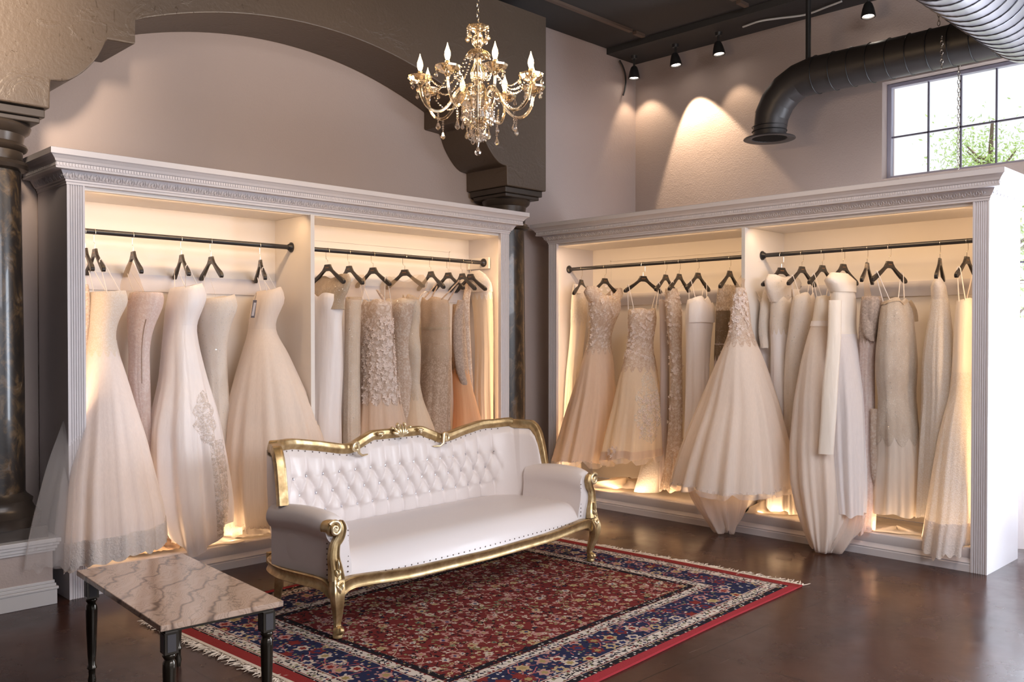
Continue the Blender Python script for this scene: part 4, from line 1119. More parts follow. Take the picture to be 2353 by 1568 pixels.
# ------------------------------------------------------------------ hangers
def hanger_body():
    top = [(.0, 0), (.034, 0), (.040, -.014), (.062, -.040), (.100, -.064), (.150, -.090), (.195, -.112), (.212, -.126), (.216, -.142), (.206, -.152), (.192, -.150)]
    bot = [(.150, -.126), (.105, -.098), (.070, -.072), (.040, -.054), (.0, -.048)]
    r = top[1:]+bot[:-1]
    out = [(x, z) for x, z in r]+[(0, -.048)]+[(-x, z) for x, z in r[::-1]]+[(0, 0)]
    return out
HB = hanger_body(); hanger_proto = None
def make_hanger(loc, rz, label, group):
    """local frame: origin on the rod axis, body along x"""
    global hanger_proto
    if hanger_proto is None:
        t = thing('clothes_hanger', label, 'hanger', loc, rz, group)
        n = len(HB); mb = MB(); dz = -.098
        # split the outline into convex strips: pair upper and lower edge points
        up = [(.034, 0), (.040, -.014), (.062, -.040), (.100, -.064), (.150, -.090), (.195, -.112), (.212, -.126), (.216, -.140)]
        lo = [(.020, -.049), (.030, -.051), (.050, -.060), (.085, -.084), (.130, -.113), (.175, -.140), (.195, -.151), (.208, -.150)]
        U = [(-x, z) for x, z in up[::-1]]+up; Lw = [(-x, z) for x, z in lo[::-1]]+lo
        rows = []
        for (a, b) in zip(U, Lw):
            th = .007+.004*min(1, abs(a[0])/.2)
            sc_ = lambda p, q: (p[0], q, p[1]+dz)
            rows.append([sc_(a, -th), sc_(b, -th), sc_(b, th), sc_(a, th)])
        mb.grid(rows, closed=True); mb.cap(rows[0]); mb.cap(rows[-1], True)
        mb.build('body', M['hanger'], t, local=True, smooth=False, bevel=.003)
        hk = [(0, 0, dz-.004), (0, 0, dz+.028), (.004, 0, dz+.034), (.018, 0, dz+.038), (.022, 0, dz+.046), (.0225, 0, -.02), (.0215, 0, .006), (.014, 0, .018), (0, 0, .0225), (-.014, 0, .018), (-.0225, 0, .002), (-.022, 0, -.010)]
        MB().tube([Vector(tuple(p)) for p in smooth_curve(hk, 3)], .0018, 6).build('hook', M['chrome'], t, local=True)
        mb = MB(); rnd = random.Random(4); x = -.021          # small foil printed word, too small to read
        while x < .021:
            w_ = rnd.choice((.0014, .0022, .003))
            for q in (-1, 1): mb.box((x, q*.0074-.0004, dz-.026), (x+w_, q*.0074+.0004, dz-.0215))
            x += w_+.0011
        mb.build('foil_print', M['gold_ink'], t, local=True, smooth=False)
        hanger_proto = t; return t
    t = copy_tree(hanger_proto); t.location = loc; t.rotation_euler = (0, 0, rz); t['label'] = label; t['group'] = group
    return t

# ------------------------------------------------------------------ gowns
YR1, XR2, ZR = CY1+.25, CX2+.25, 2.145
BAYS = {'A1': (1.87, 3.42), 'A2': (3.47, 5.325), 'B1': (3.70, 5.66), 'B2': (1.965, 3.645)}
BACK = {'A': .455, 'B': .58}
def depth(p): return (p-CAMP).dot(FWv)
def PT(rod, px, py, off=0.0):
    return on_y(px, py, YR1-off) if rod[0] == 'A' else on_x(px, py, XR2-off)
class Gown:
    def __init__(g, rod, label, hx=None, hw=60, front=None, group=None, spill=False, hang=True, hs=1, free=False):
        g.free = free; g.rod, g.spill, g.front = rod, spill, (front or (1 if rod == 'A2' else -1))
        zr = ZR
        # hanger position on the rod
        p = PT(rod, hx, 570)
        g.hp = Vector((p.x, p.y, ZR))
        view = math.atan2(p.y, p.x); ppm = F/depth(g.hp)
        dlt = math.asin(max(-.98, min(.98, hw/(.424*ppm))))
        g.a = (view+dlt*hs) if rod[0] == 'A' else (view-dlt*hs)
        g.t = thing('wedding_gown', label, 'dress', (p.x, p.y, .2 if not spill else .1), 0, group or BAYNAME[rod])
        g.A = Vector((math.cos(g.a), math.sin(g.a), 0)); g.B = Vector((-g.A.y, g.A.x, 0))
        g.hook = hang
        if hang:
            make_hanger((p.x, p.y, ZR-.0055), g.a, 'black hanger holding the '+label, HGNAME[rod])
        g.view = Vector((p.x, p.y, 0)).normalized(); g.right = Vector((g.view.y, -g.view.x, 0))
    def clamp(g, p, th=None):
        s0, s1 = BAYS[g.rod]; A = g.rod[0] == 'A'
        dd = p.y-CY1 if A else p.x-CX2; s = p.x if A else p.y
        ends = (1.834+.098, 5.364-.098) if A else (1.925+.098, 5.70-.098)
        dmax = BACK[g.rod[0]]
        if dd > dmax: dd = dmax-.0+.004*math.sin(p.z*9+s*14)
        if dd > -.02:
            if g.spill:
                # cloth that spills out wraps round the post or the divider front
                wt = 0.0
                if s < s0+.05 and s0 < 3.6: wt = max(wt, min(1, (s0+.11-s)/.06) if s0 < ends[0] else min(1, (s0+.05-s)/.05))
                elif s < s0+.05: wt = max(wt, min(1, (s0+.05-s)/.05))
                if s > s1-.05: wt = max(wt, min(1, (s-s1+.05)/.05))
                if s < ends[0]+.05: wt = max(wt, min(1, (ends[0]+.05-s)/.05))
                wt = max(0, min(1, wt)); tg = -.022 if (th is None or math.cos(th) < 0) else -.05
                if not g.free and dd > tg: dd = dd*(1-wt)+tg*wt
            else:
                if s < s0: s = s0+.003
                elif s > s1: s = s1-.003
                if (s < ends[0] or s > ends[1]) and dd < .05: dd = .05
        elif dd < -.02 and not g.spill and (s < ends[0] or s > ends[1]): s = max(ends[0], min(ends[1], s))
        z = p.z
        if dd > -.035: z = max(z, .162)
        z = max(z, .008)
        return Vector((s, CY1+dd, z)) if A else Vector((CX2+dd, s, z))
    def shape(g, lv, waist, nf=9, a0=.0, a1=.10, tilt=0, rho=(.62, .95), seed=0, hemw=.01, sweet=.0, rstep=11, sharp=1.0, off0=0, hem=None):
        lv = [(l[0], l[1], l[2], (l[3] if len(l) > 3 else 0)+off0) for l in lv]
        y0, y1 = lv[0][0], lv[-1][0]; n = max(10, int((y1-y0)/rstep)); ys = np.linspace(y0, y1, n+1)
        L = np.array(lv, float); co = []
        for c in (1, 2, 3):
            v = np.interp(ys, L[:, 0], L[:, c])
            k = np.array([1, 2, 3, 2, 1])/9.0; vp = np.r_[v[0], v[0], v, v[-1], v[-1]]; vs = np.convolve(vp, k, 'valid'); vs[0] = v[0]; vs[-1] = v[-1]; co.append(vs)
        g.ys, g.co = ys, co; g.waist = waist; g.k = dict(nf=nf, a0=a0, a1=a1, tilt=tilt, rho=rho, seed=seed, hemw=hemw, sweet=sweet, sharp=sharp, hem=hem)
        rnd = random.Random(seed*7+3); g.ph = [rnd.uniform(0, 6.28) for _ in range(6)]
        return g
    def at(g, y, th, grow=0.0, raw=False):
        k = g.k; xl, xr, off = (float(np.interp(y, g.ys, c)) for c in g.co)
        c = PT(g.rod, (xl+xr)/2, y, off); e = (xr-xl)/2/F*depth(c)
        t = 0 if y <= g.waist else (y-g.waist)/(g.ys[-1]-g.waist)
        rho = k['rho'][0]+(k['rho'][1]-k['rho'][0])*min(1, t*2.2)
        vw = Vector((c.x, c.y, 0)).normalized(); s = abs(vw.cross(g.A).z); cs = abs(vw.dot(g.A))
        w_ = e/math.sqrt(s*s+rho*rho*cs*cs); d = w_*rho
        # th measured from the direction to the camera
        ang = math.atan2(-vw.y, -vw.x)-g.a+th
        amp = k['a0']+(k['a1']-k['a0'])*t**1.1
        n = k['nf']; f = math.cos(n*th+g.ph[0]+.6*math.sin(t*3+g.ph[1]))
        f = math.copysign(abs(f)**k['sharp'], f)
        f = .55*f+.30*math.cos(round(n*1.61)*th+g.ph[2]+1.1*t)+.15*math.cos(round(n*2.9)*th+g.ph[5]-.8*t)
        m = 1+amp*1.9*f
        ttop = y-g.ys[0]
        if k['sweet']:
            fd = math.atan2(g.B.y*g.front, g.B.x*g.front); ph_ = (ang+g.a-fd+PI) % (2*PI)-PI
            m += .13*math.exp(-((abs(ph_)-.62)/.36)**2)*math.exp(-((ttop-24)/20)**2)-.06*math.exp(-(ph_/.25)**2)*math.exp(-((ttop-20)/22)**2)
        p = c+g.A*(math.cos(ang)*w_*m)+g.B*(math.sin(ang)*d*m)
        if grow:
            q = (p-c); q.z = 0
            if q.length > 1e-6: p += q.normalized()*grow
        if k['tilt'] and t > .45:
            u = (p-c).dot(g.right)/max(.05, e); p.z -= k['tilt']*u*((t-.45)/.55)**2
        if k['hemw'] and t > .8:
            p.z += k['hemw']*((t-.8)/.2)*math.sin(3*th+g.ph[3])+k['hemw']*.6*((t-.8)/.2)*math.sin(7*th+g.ph[4])
        if k['hem'] and t > .6:
            td = (math.degrees(th)+180) % 360-180
            p.z -= float(np.interp(td, [h[0] for h in k['hem']], [h[1] for h in k['hem']]))/F*depth(c)*((t-.6)/.4)**1.5
        ttop = (y-g.ys[0])
        if k['sweet'] and ttop < 60:
            fb = math.atan2(-g.B.y*g.front, -g.B.x*g.front); fa = math.atan2(g.B.y*g.front, g.B.x*g.front)
            phi = (ang+g.a-fa+PI) % (2*PI)-PI
            cup = math.cos(phi)*(1-1.15*math.exp(-(phi/.33)**2)) if abs(phi) < PI/2 else -.35*abs(math.cos(phi))
            p.z += k['sweet']*cup*(1-ttop/60)
        return p if raw else g.clamp(p, th)
    def build(g, mb_, ms=None, nth=110, ribs=None):
        ys = g.ys; ths = [2*PI*i/nth for i in range(nth)]
        top = [y for y in ys if y <= g.waist]; bot = [y for y in ys if y >= (top[-1] if top else ys[0])]
        if len(top) > 1:
            rows = [[g.at(y, th) for th in ths] for y in top]
            c = sum((p for p in rows[0]), Vector())/nth
            lip = [[c.lerp(p, .94)+Vector((0, 0, .002)) for p in rows[0]], [c.lerp(p, .90)-Vector((0, 0, .018)) for p in rows[0]], [c.lerp(p, .45)-Vector((0, 0, .05)) for p in rows[0]]]
            m_ = MB().grid(lip[::-1]+rows, closed=True); m_.build('bodice', FB[mb_], g.t, angle=180)
        if len(bot) > 1:
            rows = [[g.at(y, th) for th in ths] for y in bot]
            if len(top) <= 1:
                c = sum((p for p in rows[0]), Vector())/nth
                rows = [[c.lerp(p, .9)-Vector((0, 0, .02)) for p in rows[0]]]+rows
            MB().grid(rows, closed=True).build('skirt', FB[ms or mb_], g.t, angle=180)
            if ms and ms != mb_ and not mb_.startswith('satin'):
                g.over('lace_edge', mb_, g.waist-8, g.waist+14, -180, 180, .0025, scallop=16, ns=7)
        return g
    def over(g, name, mat, y0, y1, a0=-180, a1=180, grow=.006, scallop=0, ns=9, edge=None, flare=0):
        """a layer lying on the gown between two rows and two angles (degrees from the camera side)"""
        full = a1-a0 >= 359; N = max(8, int((a1-a0)/3)); ths = [math.radians(a0+(a1-a0)*i/N) for i in range(N+(0 if full else 1))]
        n = max(3, int((y1-y0)/9)); rows = []
        for i in range(n+1):
            t = i/n; row = []
            for j, th in enumerate(ths):
                y = y0+(y1-y0)*t; u = (th-ths[0])/(ths[-1]-ths[0]+1e-9)
                if scallop: y += scallop*abs(math.sin(ns*th))*t-(scallop*.3*math.sin(5*th)*(1-t) if edge else 0)
                if edge == 'leaf':        # pointed outline for motifs
                    pinch = math.sin(PI*min(.999, max(.001, t)))**.6; mid = (ths[0]+ths[-1])/2
                    th2 = mid+(th-mid)*pinch*(1+.18*math.sin(t*22))
                else: th2 = th
                y = min(y, g.ys[-1]+12) if scallop else min(y, g.ys[-1])
                p = g.at(min(y, g.ys[-1]), th2, grow+flare*t)
                if y > g.ys[-1]: p.z -= (y-g.ys[-1])/F*depth(p); p = g.clamp(p)
                row.append(p)
            rows.append(row)
        MB().grid(rows, closed=full).build(name, FB[mat], g.t, angle=180)
        return g
    def straps(g, pos=(-.165, .165), y=None, w_=.003, mat='strap', spread=.03, loops=True):
        y = g.ys[0] if y is None else y
        for q in pos:
            hp = g.hp+g.A*q+Vector((0, 0, -.098-.108*abs(q)/.2-.02))
            # nearest points on the bodice top ring
            best = [g.at(y, 2*PI*k/48) for k in range(48)]
            side = sorted(best, key=lambda p: -(p-g.hp).dot(g.A)*(1 if q > 0 else -1))[:7]
            fr = max(side, key=lambda p: (p-g.hp).dot(g.B)); bk = min(side, key=lambda p: (p-g.hp).dot(g.B))
            mb = MB()
            for p, s_ in ((fr, 1), (bk, -1)):
                a = hp+g.B*.010*s_; mb.tube([hp+Vector((0, 0, .026))+g.B*.002*s_, a+Vector((0, 0, .012)), a.lerp(p, .5), p-Vector((0, 0, .01))], w_, 6)
            mb.build('strap', FB[mat], g.t)
        return g
    def yoke(g, lv, mat='sheer', name='yoke', rho=.45, nth=60, rstep=9, nf=7, amp=.01, neck=0):
        """closed net section from the hanger shoulders down to the bodice"""
        L = np.array(lv, float); n = max(5, int((L[-1, 0]-L[0, 0])/rstep)); rows = []
        for i in range(n+1):
            y = L[0, 0]+(L[-1, 0]-L[0, 0])*i/n; xl, xr = np.interp(y, L[:, 0], L[:, 1]), np.interp(y, L[:, 0], L[:, 2]); off = np.interp(y, L[:, 0], L[:, 3]) if L.shape[1] > 3 else 0
            c = PT(g.rod, (xl+xr)/2, y, off); e = (xr-xl)/2/F*depth(c); vw = Vector((c.x, c.y, 0)).normalized(); s = abs(vw.cross(g.A).z); cs = abs(vw.dot(g.A)); rr = rho*(.35+.65*i/n)
            w_ = e/math.sqrt(s*s+rr*rr*cs*cs); row = []
            for k in range(nth):
                th = 2*PI*k/nth; m = 1+amp*math.cos(nf*th+i*.1)
                p = c+g.A*(math.cos(th)*w_*m)+g.B*(math.sin(th)*w_*rr*m)
                if neck: p.z -= neck*max(0, 1-i/n*1.6)*max(0, 1-(abs(math.cos(th))/.62)**2)
                row.append(g.clamp(p))
            rows.append(row)
        MB().grid(rows, closed=True).build(name, FB[mat], g.t, angle=180)
        return g
    def limb(g, name, mat, pts, n=14, rho=1, ruff=0, nf=9):
        """sleeve, ribbon or hanging fold: (px, py, half width in px, forward offset)"""
        P = [PT(g.rod, x, y, o) for x, y, r, o in pts]; R = [r/F*depth(p) for (x, y, r, o), p in zip(pts, P)]
        C = smooth_curve([tuple(p)+(r,) for p, r in zip(P, R)], 5)
        rows = []
        for i, q in enumerate(C):
            c = Vector(q[:3]); r = max(.002, q[3]); vw = Vector((c.x, c.y, 0)).normalized(); rt = Vector((vw.y, -vw.x, 0))
            row = []; t = i/(len(C)-1)
            for k in range(n):
                th = 2*PI*k/n; m = 1+.05*math.cos(3*th+i*.12)+ruff*(.3+.7*t)*(.6*math.cos(nf*th+.7*math.sin(i*.2))+.4*math.cos(round(nf*1.7)*th+2-i*.06))
                p = c+rt*math.cos(th)*r*m+vw*math.sin(th)*r*rho*.7*m
                if ruff: p.z += ruff*.16*t*t*(math.cos(5*th+1)+.6*math.cos(11*th))
                row.append(g.clamp(p))
            rows.append(row)
        m_ = MB().grid(rows, closed=True)
        m_.build(name, FB[mat], g.t, angle=180)
        return g
    def petals(g, y0, y1, a0, a1, n, mat='flower3d', s=.014, fade=True):
        rnd = random.Random(n); mb = MB()
        for k in range(n):
            t = rnd.random()**(1.0 if fade else 1); y = y0+(y1-y0)*t; th = math.radians(rnd.uniform(a0, a1))
            p = g.at(y, th, .004, True); q = g.at(y, th+.05, .004, True); r_ = g.at(y+5, th, .004, True)
            u = (q-p).normalized(); v = (r_-p).normalized(); nn = u.cross(v).normalized()
            if nn.dot(p-CAMP) > 0: nn = -nn
            rot = rnd.uniform(0, 6.28)
            for j in range(5):
                a = rot+j*2*PI/5; dr = u*math.cos(a)+v*math.sin(a); sd = u*-math.sin(a)+v*math.cos(a); L = s*rnd.uniform(.7, 1.3)
                mb.add([p+nn*.002, p+dr*L*.55+sd*L*.32+nn*.005, p+dr*L+nn*.009, p+dr*L*.55-sd*L*.32+nn*.005], [(0, 1, 2, 3)])
        setp(mb.build('petal_applique', M['petal'], g.t, smooth=False), kind='stuff')
        return g
    def pool(g, name, mat, px, py, wpx, dep, h=.05, off=.0, seed=0, nf=5, skew=0):
        """a heap of train cloth lying on the deck or over the plinth edge"""
        c = PT(g.rod, px, py, off); W = wpx/F*depth(c)/2; rows = []; rnd = random.Random(seed); ph = [rnd.uniform(0, 6) for _ in range(6)]
        for i in range(15):
            r = i/14; row = []
            for k in range(56):
                th = 2*PI*k/56; edge = 1+.16*math.sin(3*th+ph[0])+.10*math.sin(nf*th+ph[1])+.05*math.sin(11*th+ph[2])
                zz = h*(1-r**1.6)*(1+.35*math.sin(nf*th+ph[3]+2.5*r)+.2*math.sin(9*th+ph[4]-4*r))+.006*math.sin(23*th+9*r)*r
                q = c+g.right*(W*r*edge*math.cos(th))+g.view*(dep*r*edge*math.sin(th)); q.z = c.z+max(zz, -.0)
                row.append(g.clamp(q))
            rows.append(row)
        MB().grid(rows, closed=True).build(name, FB[mat], g.t, angle=180)
        return g
M['petal'] = fabric('white_petals', (.88, .80, .77), 'plain', trans=.3)
BAYNAME = {'A1': 'gowns in the left bay of the far cabinet', 'A2': 'gowns in the right bay of the far cabinet', 'B1': 'gowns in the left bay of the right-hand cabinet', 'B2': 'gowns in the right bay of the right-hand cabinet'}
HGNAME = {k: v.replace('gowns', 'hangers') for k, v in BAYNAME.items()}
# ---- far cabinet, left bay
g = Gown('A1', 'beige lace gown squeezed behind the leftmost fluted post', hx=196, hw=30, hang=True)
g.shape([(655, 190, 203), (700, 188, 208), (760, 186, 204), (820, 186, 199), (1000, 186, 205), (1240, 186, 218)], 820, 6, a1=.05, rho=(.7, .8), seed=1).build('lace_champ', 'lace').straps(pos=(.12,))
g = Gown('A1', 'huge white tulle gown spilling over the left post', hx=218, hw=36, spill=True, free=True)
g.shape([(672, 208, 285), (700, 206, 288), (740, 203, 268), (768, 200, 262), (800, 197, 266, .0), (860, 190, 286, .04), (930, 178, 306, .10), (1010, 166, 330, .15), (1100, 150, 349, .20), (1190, 142, 368, .22), (1262, 140, 372, .22)], 790, 13, a0=.0, a1=.045, tilt=-.055, seed=2, sweet=.012, hemw=.012).build('pearl', 'tulle').straps((-.15, .15), mat='strap')
g.over('lace_hem', 'lace', 1212, 1262, -60, 120, .006, scallop=9, ns=11)
g.limb('veil_layer', 'veil', [(196, 860, 14, .10), (176, 960, 26, .18), (152, 1060, 36, .24), (132, 1160, 42, .30), (118, 1240, 46, .32), (112, 1304, 50, .32)], 64, .6, ruff=.10, nf=7)
g.pool('train', 'lace', 250, 1262, 150, .16, .05, .02, 4)
g.pool('lining', 'brown', 335, 1262, 125, .14, .10, .03, 9, 4)
g = Gown('A1', 'dusty pink ruched lace gown with one sheer beaded shoulder', hx=306, hw=35, hs=1)
g.shape([(674, 300, 372), (690, 296, 378), (720, 294, 366), (755, 294, 350), (800, 297, 342), (880, 296, 344), (950, 304, 346), (1040, 318, 352), (1150, 322, 372), (1230, 322, 384)], 770, 8, a0=.01, a1=.06, seed=3, rho=(.6, .7)).build('lace_blush', 'lace_blush').straps((.16,), w_=.0025)
g.limb('shoulder_panel', 'sheer', [(300, 602, 5, .02), (300, 630, 16, .02), (302, 660, 24, .02), (312, 690, 26, .02)], 18, .4)
g.over('center_seam', 'brown', 735, 880, 4, 8, .0015)
g.pool('train', 'lace_blush', 400, 1240, 120, .14, .10, .0, 6)
g = Gown('A1', 'ivory satin ball gown with lace side motif and pleated bust', hx=417, hw=32, spill=True)
g.shape([(660, 392, 462), (690, 385, 472), (720, 380, 460), (748, 378, 448), (800, 374, 456, .03), (870, 370, 473, .06), (930, 360, 490, .10), (980, 350, 501, .12), (1060, 350, 512, .14), (1130, 354, 519, .15), (1190, 366, 522, .15), (1236, 384, 521, .15)], 750, 8, a0=.0, a1=.11, tilt=.0, seed=4, sweet=.03, hemw=.006, sharp=.8, hem=[(-180, -50), (-75, -50), (-45, -12), (-12, 30), (20, 12), (60, -24), (180, -50)]).build('satin', 'satin').straps((-.16, .16))
g.over('lace_motif', 'applique_tan', 895, 1020, 14, 64, .004, edge='leaf'); g.over('lace_border', 'applique_tan', 1010, 1228, 36, 80, .004)
g.pool('train', 'satin_cream', 480, 1248, 130, .17, .035, .06, 12)
g = Gown('A1', 'slim white strapless gown with scattered crystal beads', hx=485, hw=46, hs=1)
g.shape([(686, 452, 536), (710, 446, 540), (750, 450, 528), (785, 456, 520), (830, 462, 520), (900, 468, 524), (960, 466, 532), (1060, 460, 545), (1160, 455, 556), (1235, 455, 560)], 780, 9, a0=.0, a1=.06, seed=5, sweet=.03, off0=-.05).build('bead', 'bead').straps((.12,), w_=.0015)
g.over('back_bow', 'satin', 735, 790, -110, -70, .03)
g = Gown('A1', 'blush tulle ball gown with smooth sweetheart bust and hanging price tag', hx=598, hw=22)
g.shape([(668, 590, 645), (685, 582, 653), (705, 578, 650), (735, 573, 632), (765, 571, 632), (800, 560, 655, .03), (870, 540, 686, .06), (940, 524, 716, .09), (1010, 514, 738, .11), (1090, 510, 752, .12), (1150, 514, 756, .12), (1192, 522, 756, .12)], 768, 15, a0=.0, a1=.05, seed=6, sweet=.03, hemw=.008).build('tulle_blush', 'tulle_blush').straps((-.13, .13))
g.over('tulle_hem', 'wisp', 1186, 1192, -180, 180, -.002, scallop=18, ns=4, flare=.006)
g.pool('train', 'satin_cream', 580, 1222, 150, .15, .025, .02, 3)
# price tag
tgp = PT('A1', 586, 690, .10); tt = thing('price_tag', 'small dark price tag with a silver label, hanging on the blush tulle gown', 'tag', tuple(tgp))
a = g.right; u = g.view
def plate(w_, h_, d, c): return MB().add([c+a*sx*w_+u*sy*d+Vector((sx*0, 0, sz*h_))+a*(-.016*(1-sz)/2) for sz in (-1, 1) for sy in (-1, 1) for sx in (-1, 1)], [(0, 1, 3, 2), (4, 6, 7, 5), (0, 4, 5, 1), (2, 3, 7, 6), (0, 2, 6, 4), (1, 5, 7, 3)])
plate(.0125, .060, .001, tgp-Vector((0, 0, .06))).build('card', M['tag'], tt, smooth=False)
plate(.0075, .045, .0004, tgp-Vector((0, 0, .062))-u*.0012).build('label', M['tag_window'], tt, smooth=False)
MB().tube([tgp, tgp+a*.006+Vector((0, 0, .03)), tgp+a*.008+Vector((0, 0, .05))], .0012, 5).build('cord', M['black'], tt)

# ---- far cabinet, right bay
g = Gown('A2', 'white satin sheath gown with gold beaded illusion neckline', hx=753, hw=74)
g.shape([(682, 718, 789), (700, 716, 791), (730, 719, 784), (770, 718, 786), (850, 717, 788), (950, 716, 784), (1050, 716, 786), (1195, 714, 792)], 760, 6, a0=.0, a1=.06, seed=11, sweet=.03)
g.build('satin', 'satin').yoke([(632, 728, 800, .0), (650, 718, 806, .0), (672, 716, 798, .0), (690, 718, 789, .0), (712, 715, 792, .0)], 'sequin_gold', 'beaded_yoke', neck=.03)
g = Gown('A2', 'narrow sparkling gown with sheer nude cap shoulder', hx=802, hw=62)
g.shape([(684, 794, 831), (710, 792, 830), (760, 792, 828), (850, 791, 827), (950, 789, 828), (1060, 788, 830), (1195, 786, 832)], 760, 6, a0=.01, a1=.06, seed=12, rho=(.9, 1)).build('sequin', 'sequin')
g.yoke([(632, 822, 836, .04), (650, 806, 841, .04), (670, 798, 836, .04), (690, 794, 831, .0)], 'sheer', 'sheer_shoulder', rho=.8)
g = Gown('A2', 'strapless champagne gown covered in white petal appliques', hx=857, hw=78)
g.shape([(694, 835, 900), (715, 831, 901), (760, 829, 902), (810, 828, 905), (870, 829, 912, .02), (920, 829, 918, .04), (970, 828, 930, .06), (1050, 824, 944, .08), (1190, 818, 955, .08)], 780, 9, a0=.0, a1=.08, seed=13, sweet=.022).build('flower3d', 'tulle_champ').straps((-.16, .16))
g.over('lace_overlay', 'flower3d', 780, 915, -85, 85, .004, scallop=16, ns=6); g.petals(725, 925, -70, 80, 190, s=.021)
g = Gown('A2', 'champagne illusion gown with sheer sleeves on a wide hanger', hx=930, hw=86)
g.shape([(690, 888, 958), (715, 886, 950), (760, 898, 942), (830, 900, 944), (920, 902, 950), (1000, 896, 968), (1190, 888, 985)], 770, 8, a0=.0, a1=.08, seed=14, sweet=.015).build('sequin', 'tulle_champ')
g.yoke([(634, 886, 972, .0), (650, 868, 982, .0), (665, 870, 978, .0), (690, 884, 962, .0)], 'sheer', 'sheer_shoulder', neck=.05)
g.limb('sleeve', 'lace_champ', [(866, 666, 3, .03), (878, 684, 4, .04), (890, 704, 3, .04)], 8); g.over('lace_overlay', 'lace_champ', 700, 960, -80, 60, .004, scallop=10)
g = Gown('A2', 'sparkling cream mermaid gown with a one-shoulder strap', hx=990, hw=60)
g.shape([(684, 926, 962, .05), (700, 922, 968, .05), (735, 930, 966, .05), (765, 926, 962, .05), (800, 922, 968, .05), (860, 932, 966, .05), (890, 934, 964, .05), (930, 930, 976, .07), (980, 922, 996, .09), (1040, 912, 1012, .10), (1190, 900, 1030, .10)], 890, 8, a0=.0, a1=.08, seed=15, sweet=.03).build('sequin', 'tulle_cream')
g.limb('shoulder_strap', 'satin_cream', [(960, 740, 3, .09), (962, 700, 3, .09), (966, 680, 3, .10), (978, 670, 3, .10), (986, 672, 2, .08)], 8)
g = Gown('A2', 'nude gown with beaded bodice and thin waist line', hx=1030, hw=70)
g.shape([(690, 970, 1030), (715, 968, 1034), (755, 968, 1033), (800, 968, 1036), (870, 966, 1036), (950, 964, 1034), (1050, 962, 1038), (1190, 960, 1042)], 800, 9, a0=.0, a1=.07, seed=16, sweet=.03).build('nude_bead', 'lace_nude').straps((-.15, .15), w_=.006, mat='lace_nude')
g.over('waist_line', 'sequin_gold', 752, 758, -180, 180, .004)
g = Gown('A2', 'peach tulle gown with long nude lace sleeve', hx=1062, hw=60)
g.shape([(700, 1040, 1066, .03), (760, 1038, 1070, .03), (830, 1038, 1074, .03), (880, 1040, 1082, .05), (930, 1042, 1096, .07), (990, 1040, 1112, .08), (1190, 1036, 1130, .08)], 830, 7, a0=.0, a1=.08, seed=17).build('lace_nude', 'tulle_peach')
g.limb('sleeve', 'lace_taupe', [(1060, 690, 9, .10), (1052, 730, 11, .10), (1052, 790, 12, .10), (1058, 850, 10, .11), (1068, 885, 8, .12)], 14)
g = Gown('A2', 'cream gown with high lace collar and long translucent cape', hx=1081, hw=70, hs=1)
g.shape([(640, 1074, 1122), (660, 1080, 1130), (720, 1088, 1134), (800, 1092, 1140), (900, 1090, 1146), (1000, 1092, 1150), (1180, 1094, 1155)], 660, 9, a0=.0, a1=.09, seed=18).build('lace', 'tulle_cream')
g.yoke([(622, 1084, 1102, .0), (634, 1072, 1118, .0), (655, 1066, 1130, .0), (672, 1076, 1132, .0)], 'lace', 'lace_collar', rho=.6)
g.limb('sleeve', 'lace_champ', [(1078, 650, 7, .08), (1070, 700, 9, .08), (1072, 780, 9, .08), (1078, 860, 8, .08), (1082, 900, 6, .08)], 12)

# ---- right-hand cabinet, left bay
g = Gown('B1', 'cream satin gown with lace shoulders at the far left end', hx=1336, hw=36)
g.shape([(668, 1316, 1350), (690, 1312, 1352), (740, 1312, 1348), (790, 1308, 1342), (860, 1300, 1336), (960, 1292, 1334), (1060, 1288, 1336), (1125, 1286, 1338)], 720, 6, a0=.0, a1=.08, seed=21, rho=(.8, .9)).build('lace', 'satin_cream').yoke([(655, 1318, 1345, .0), (675, 1314, 1350, .0)], 'lace', 'lace_shoulder')
g = Gown('B1', 'blush tulle gown with floral lace cap-sleeve bodice', hx=1390, hw=62)
g.shape([(690, 1352, 1424, .04), (715, 1352, 1425, .05), (750, 1354, 1410, .05), (785, 1352, 1402, .05), (830, 1338, 1410, .07), (890, 1320, 1414, .10), (950, 1302, 1416, .13), (1010, 1287, 1412, .16), (1056, 1274, 1406, .17)], 785, 11, a0=.0, a1=.07, seed=22, sweet=.03)
g.build('lace_champ', 'tulle_champ').yoke([(660, 1350, 1430, .03), (675, 1342, 1434, .03), (695, 1352, 1424, .04)], 'lace_champ', 'lace_shoulder', neck=.08)
g.over('tulle_hem', 'wisp', 1051, 1056, -180, 180, -.002, scallop=16, ns=4, flare=.006)
g.over('lace_overlay', 'lace_champ', 740, 800, 0, 85, .005, edge='leaf'); g.petals(665, 800, -50, 60, 70, s=.017)
g = Gown('B1', 'strapless champagne lace gown with flared appliqued skirt', hx=1478, hw=84)
g.shape([(712, 1444, 1506, .03), (740, 1442, 1508, .04), (775, 1446, 1502, .04), (800, 1440, 1500, .04), (830, 1434, 1506, .06), (880, 1420, 1514, .08), (940, 1406, 1520, .11), (1000, 1392, 1522, .13), (1048, 1383, 1522, .14)], 825, 10, a0=.0, a1=.06, seed=23, sweet=.015, tilt=-.03, hemw=.012).build('lace_champ', 'tulle_cream').straps((-.17, .17), w_=.003)
g.over('lace_motif', 'applique_white', 850, 1015, 0, 72, .004, edge='leaf'); g.over('hem_band', 'tulle_champ', 1030, 1050, -180, 180, .006)
g.over('tulle_hem', 'wisp', 1043, 1048, -180, 180, -.002, scallop=18, ns=5, flare=.008)
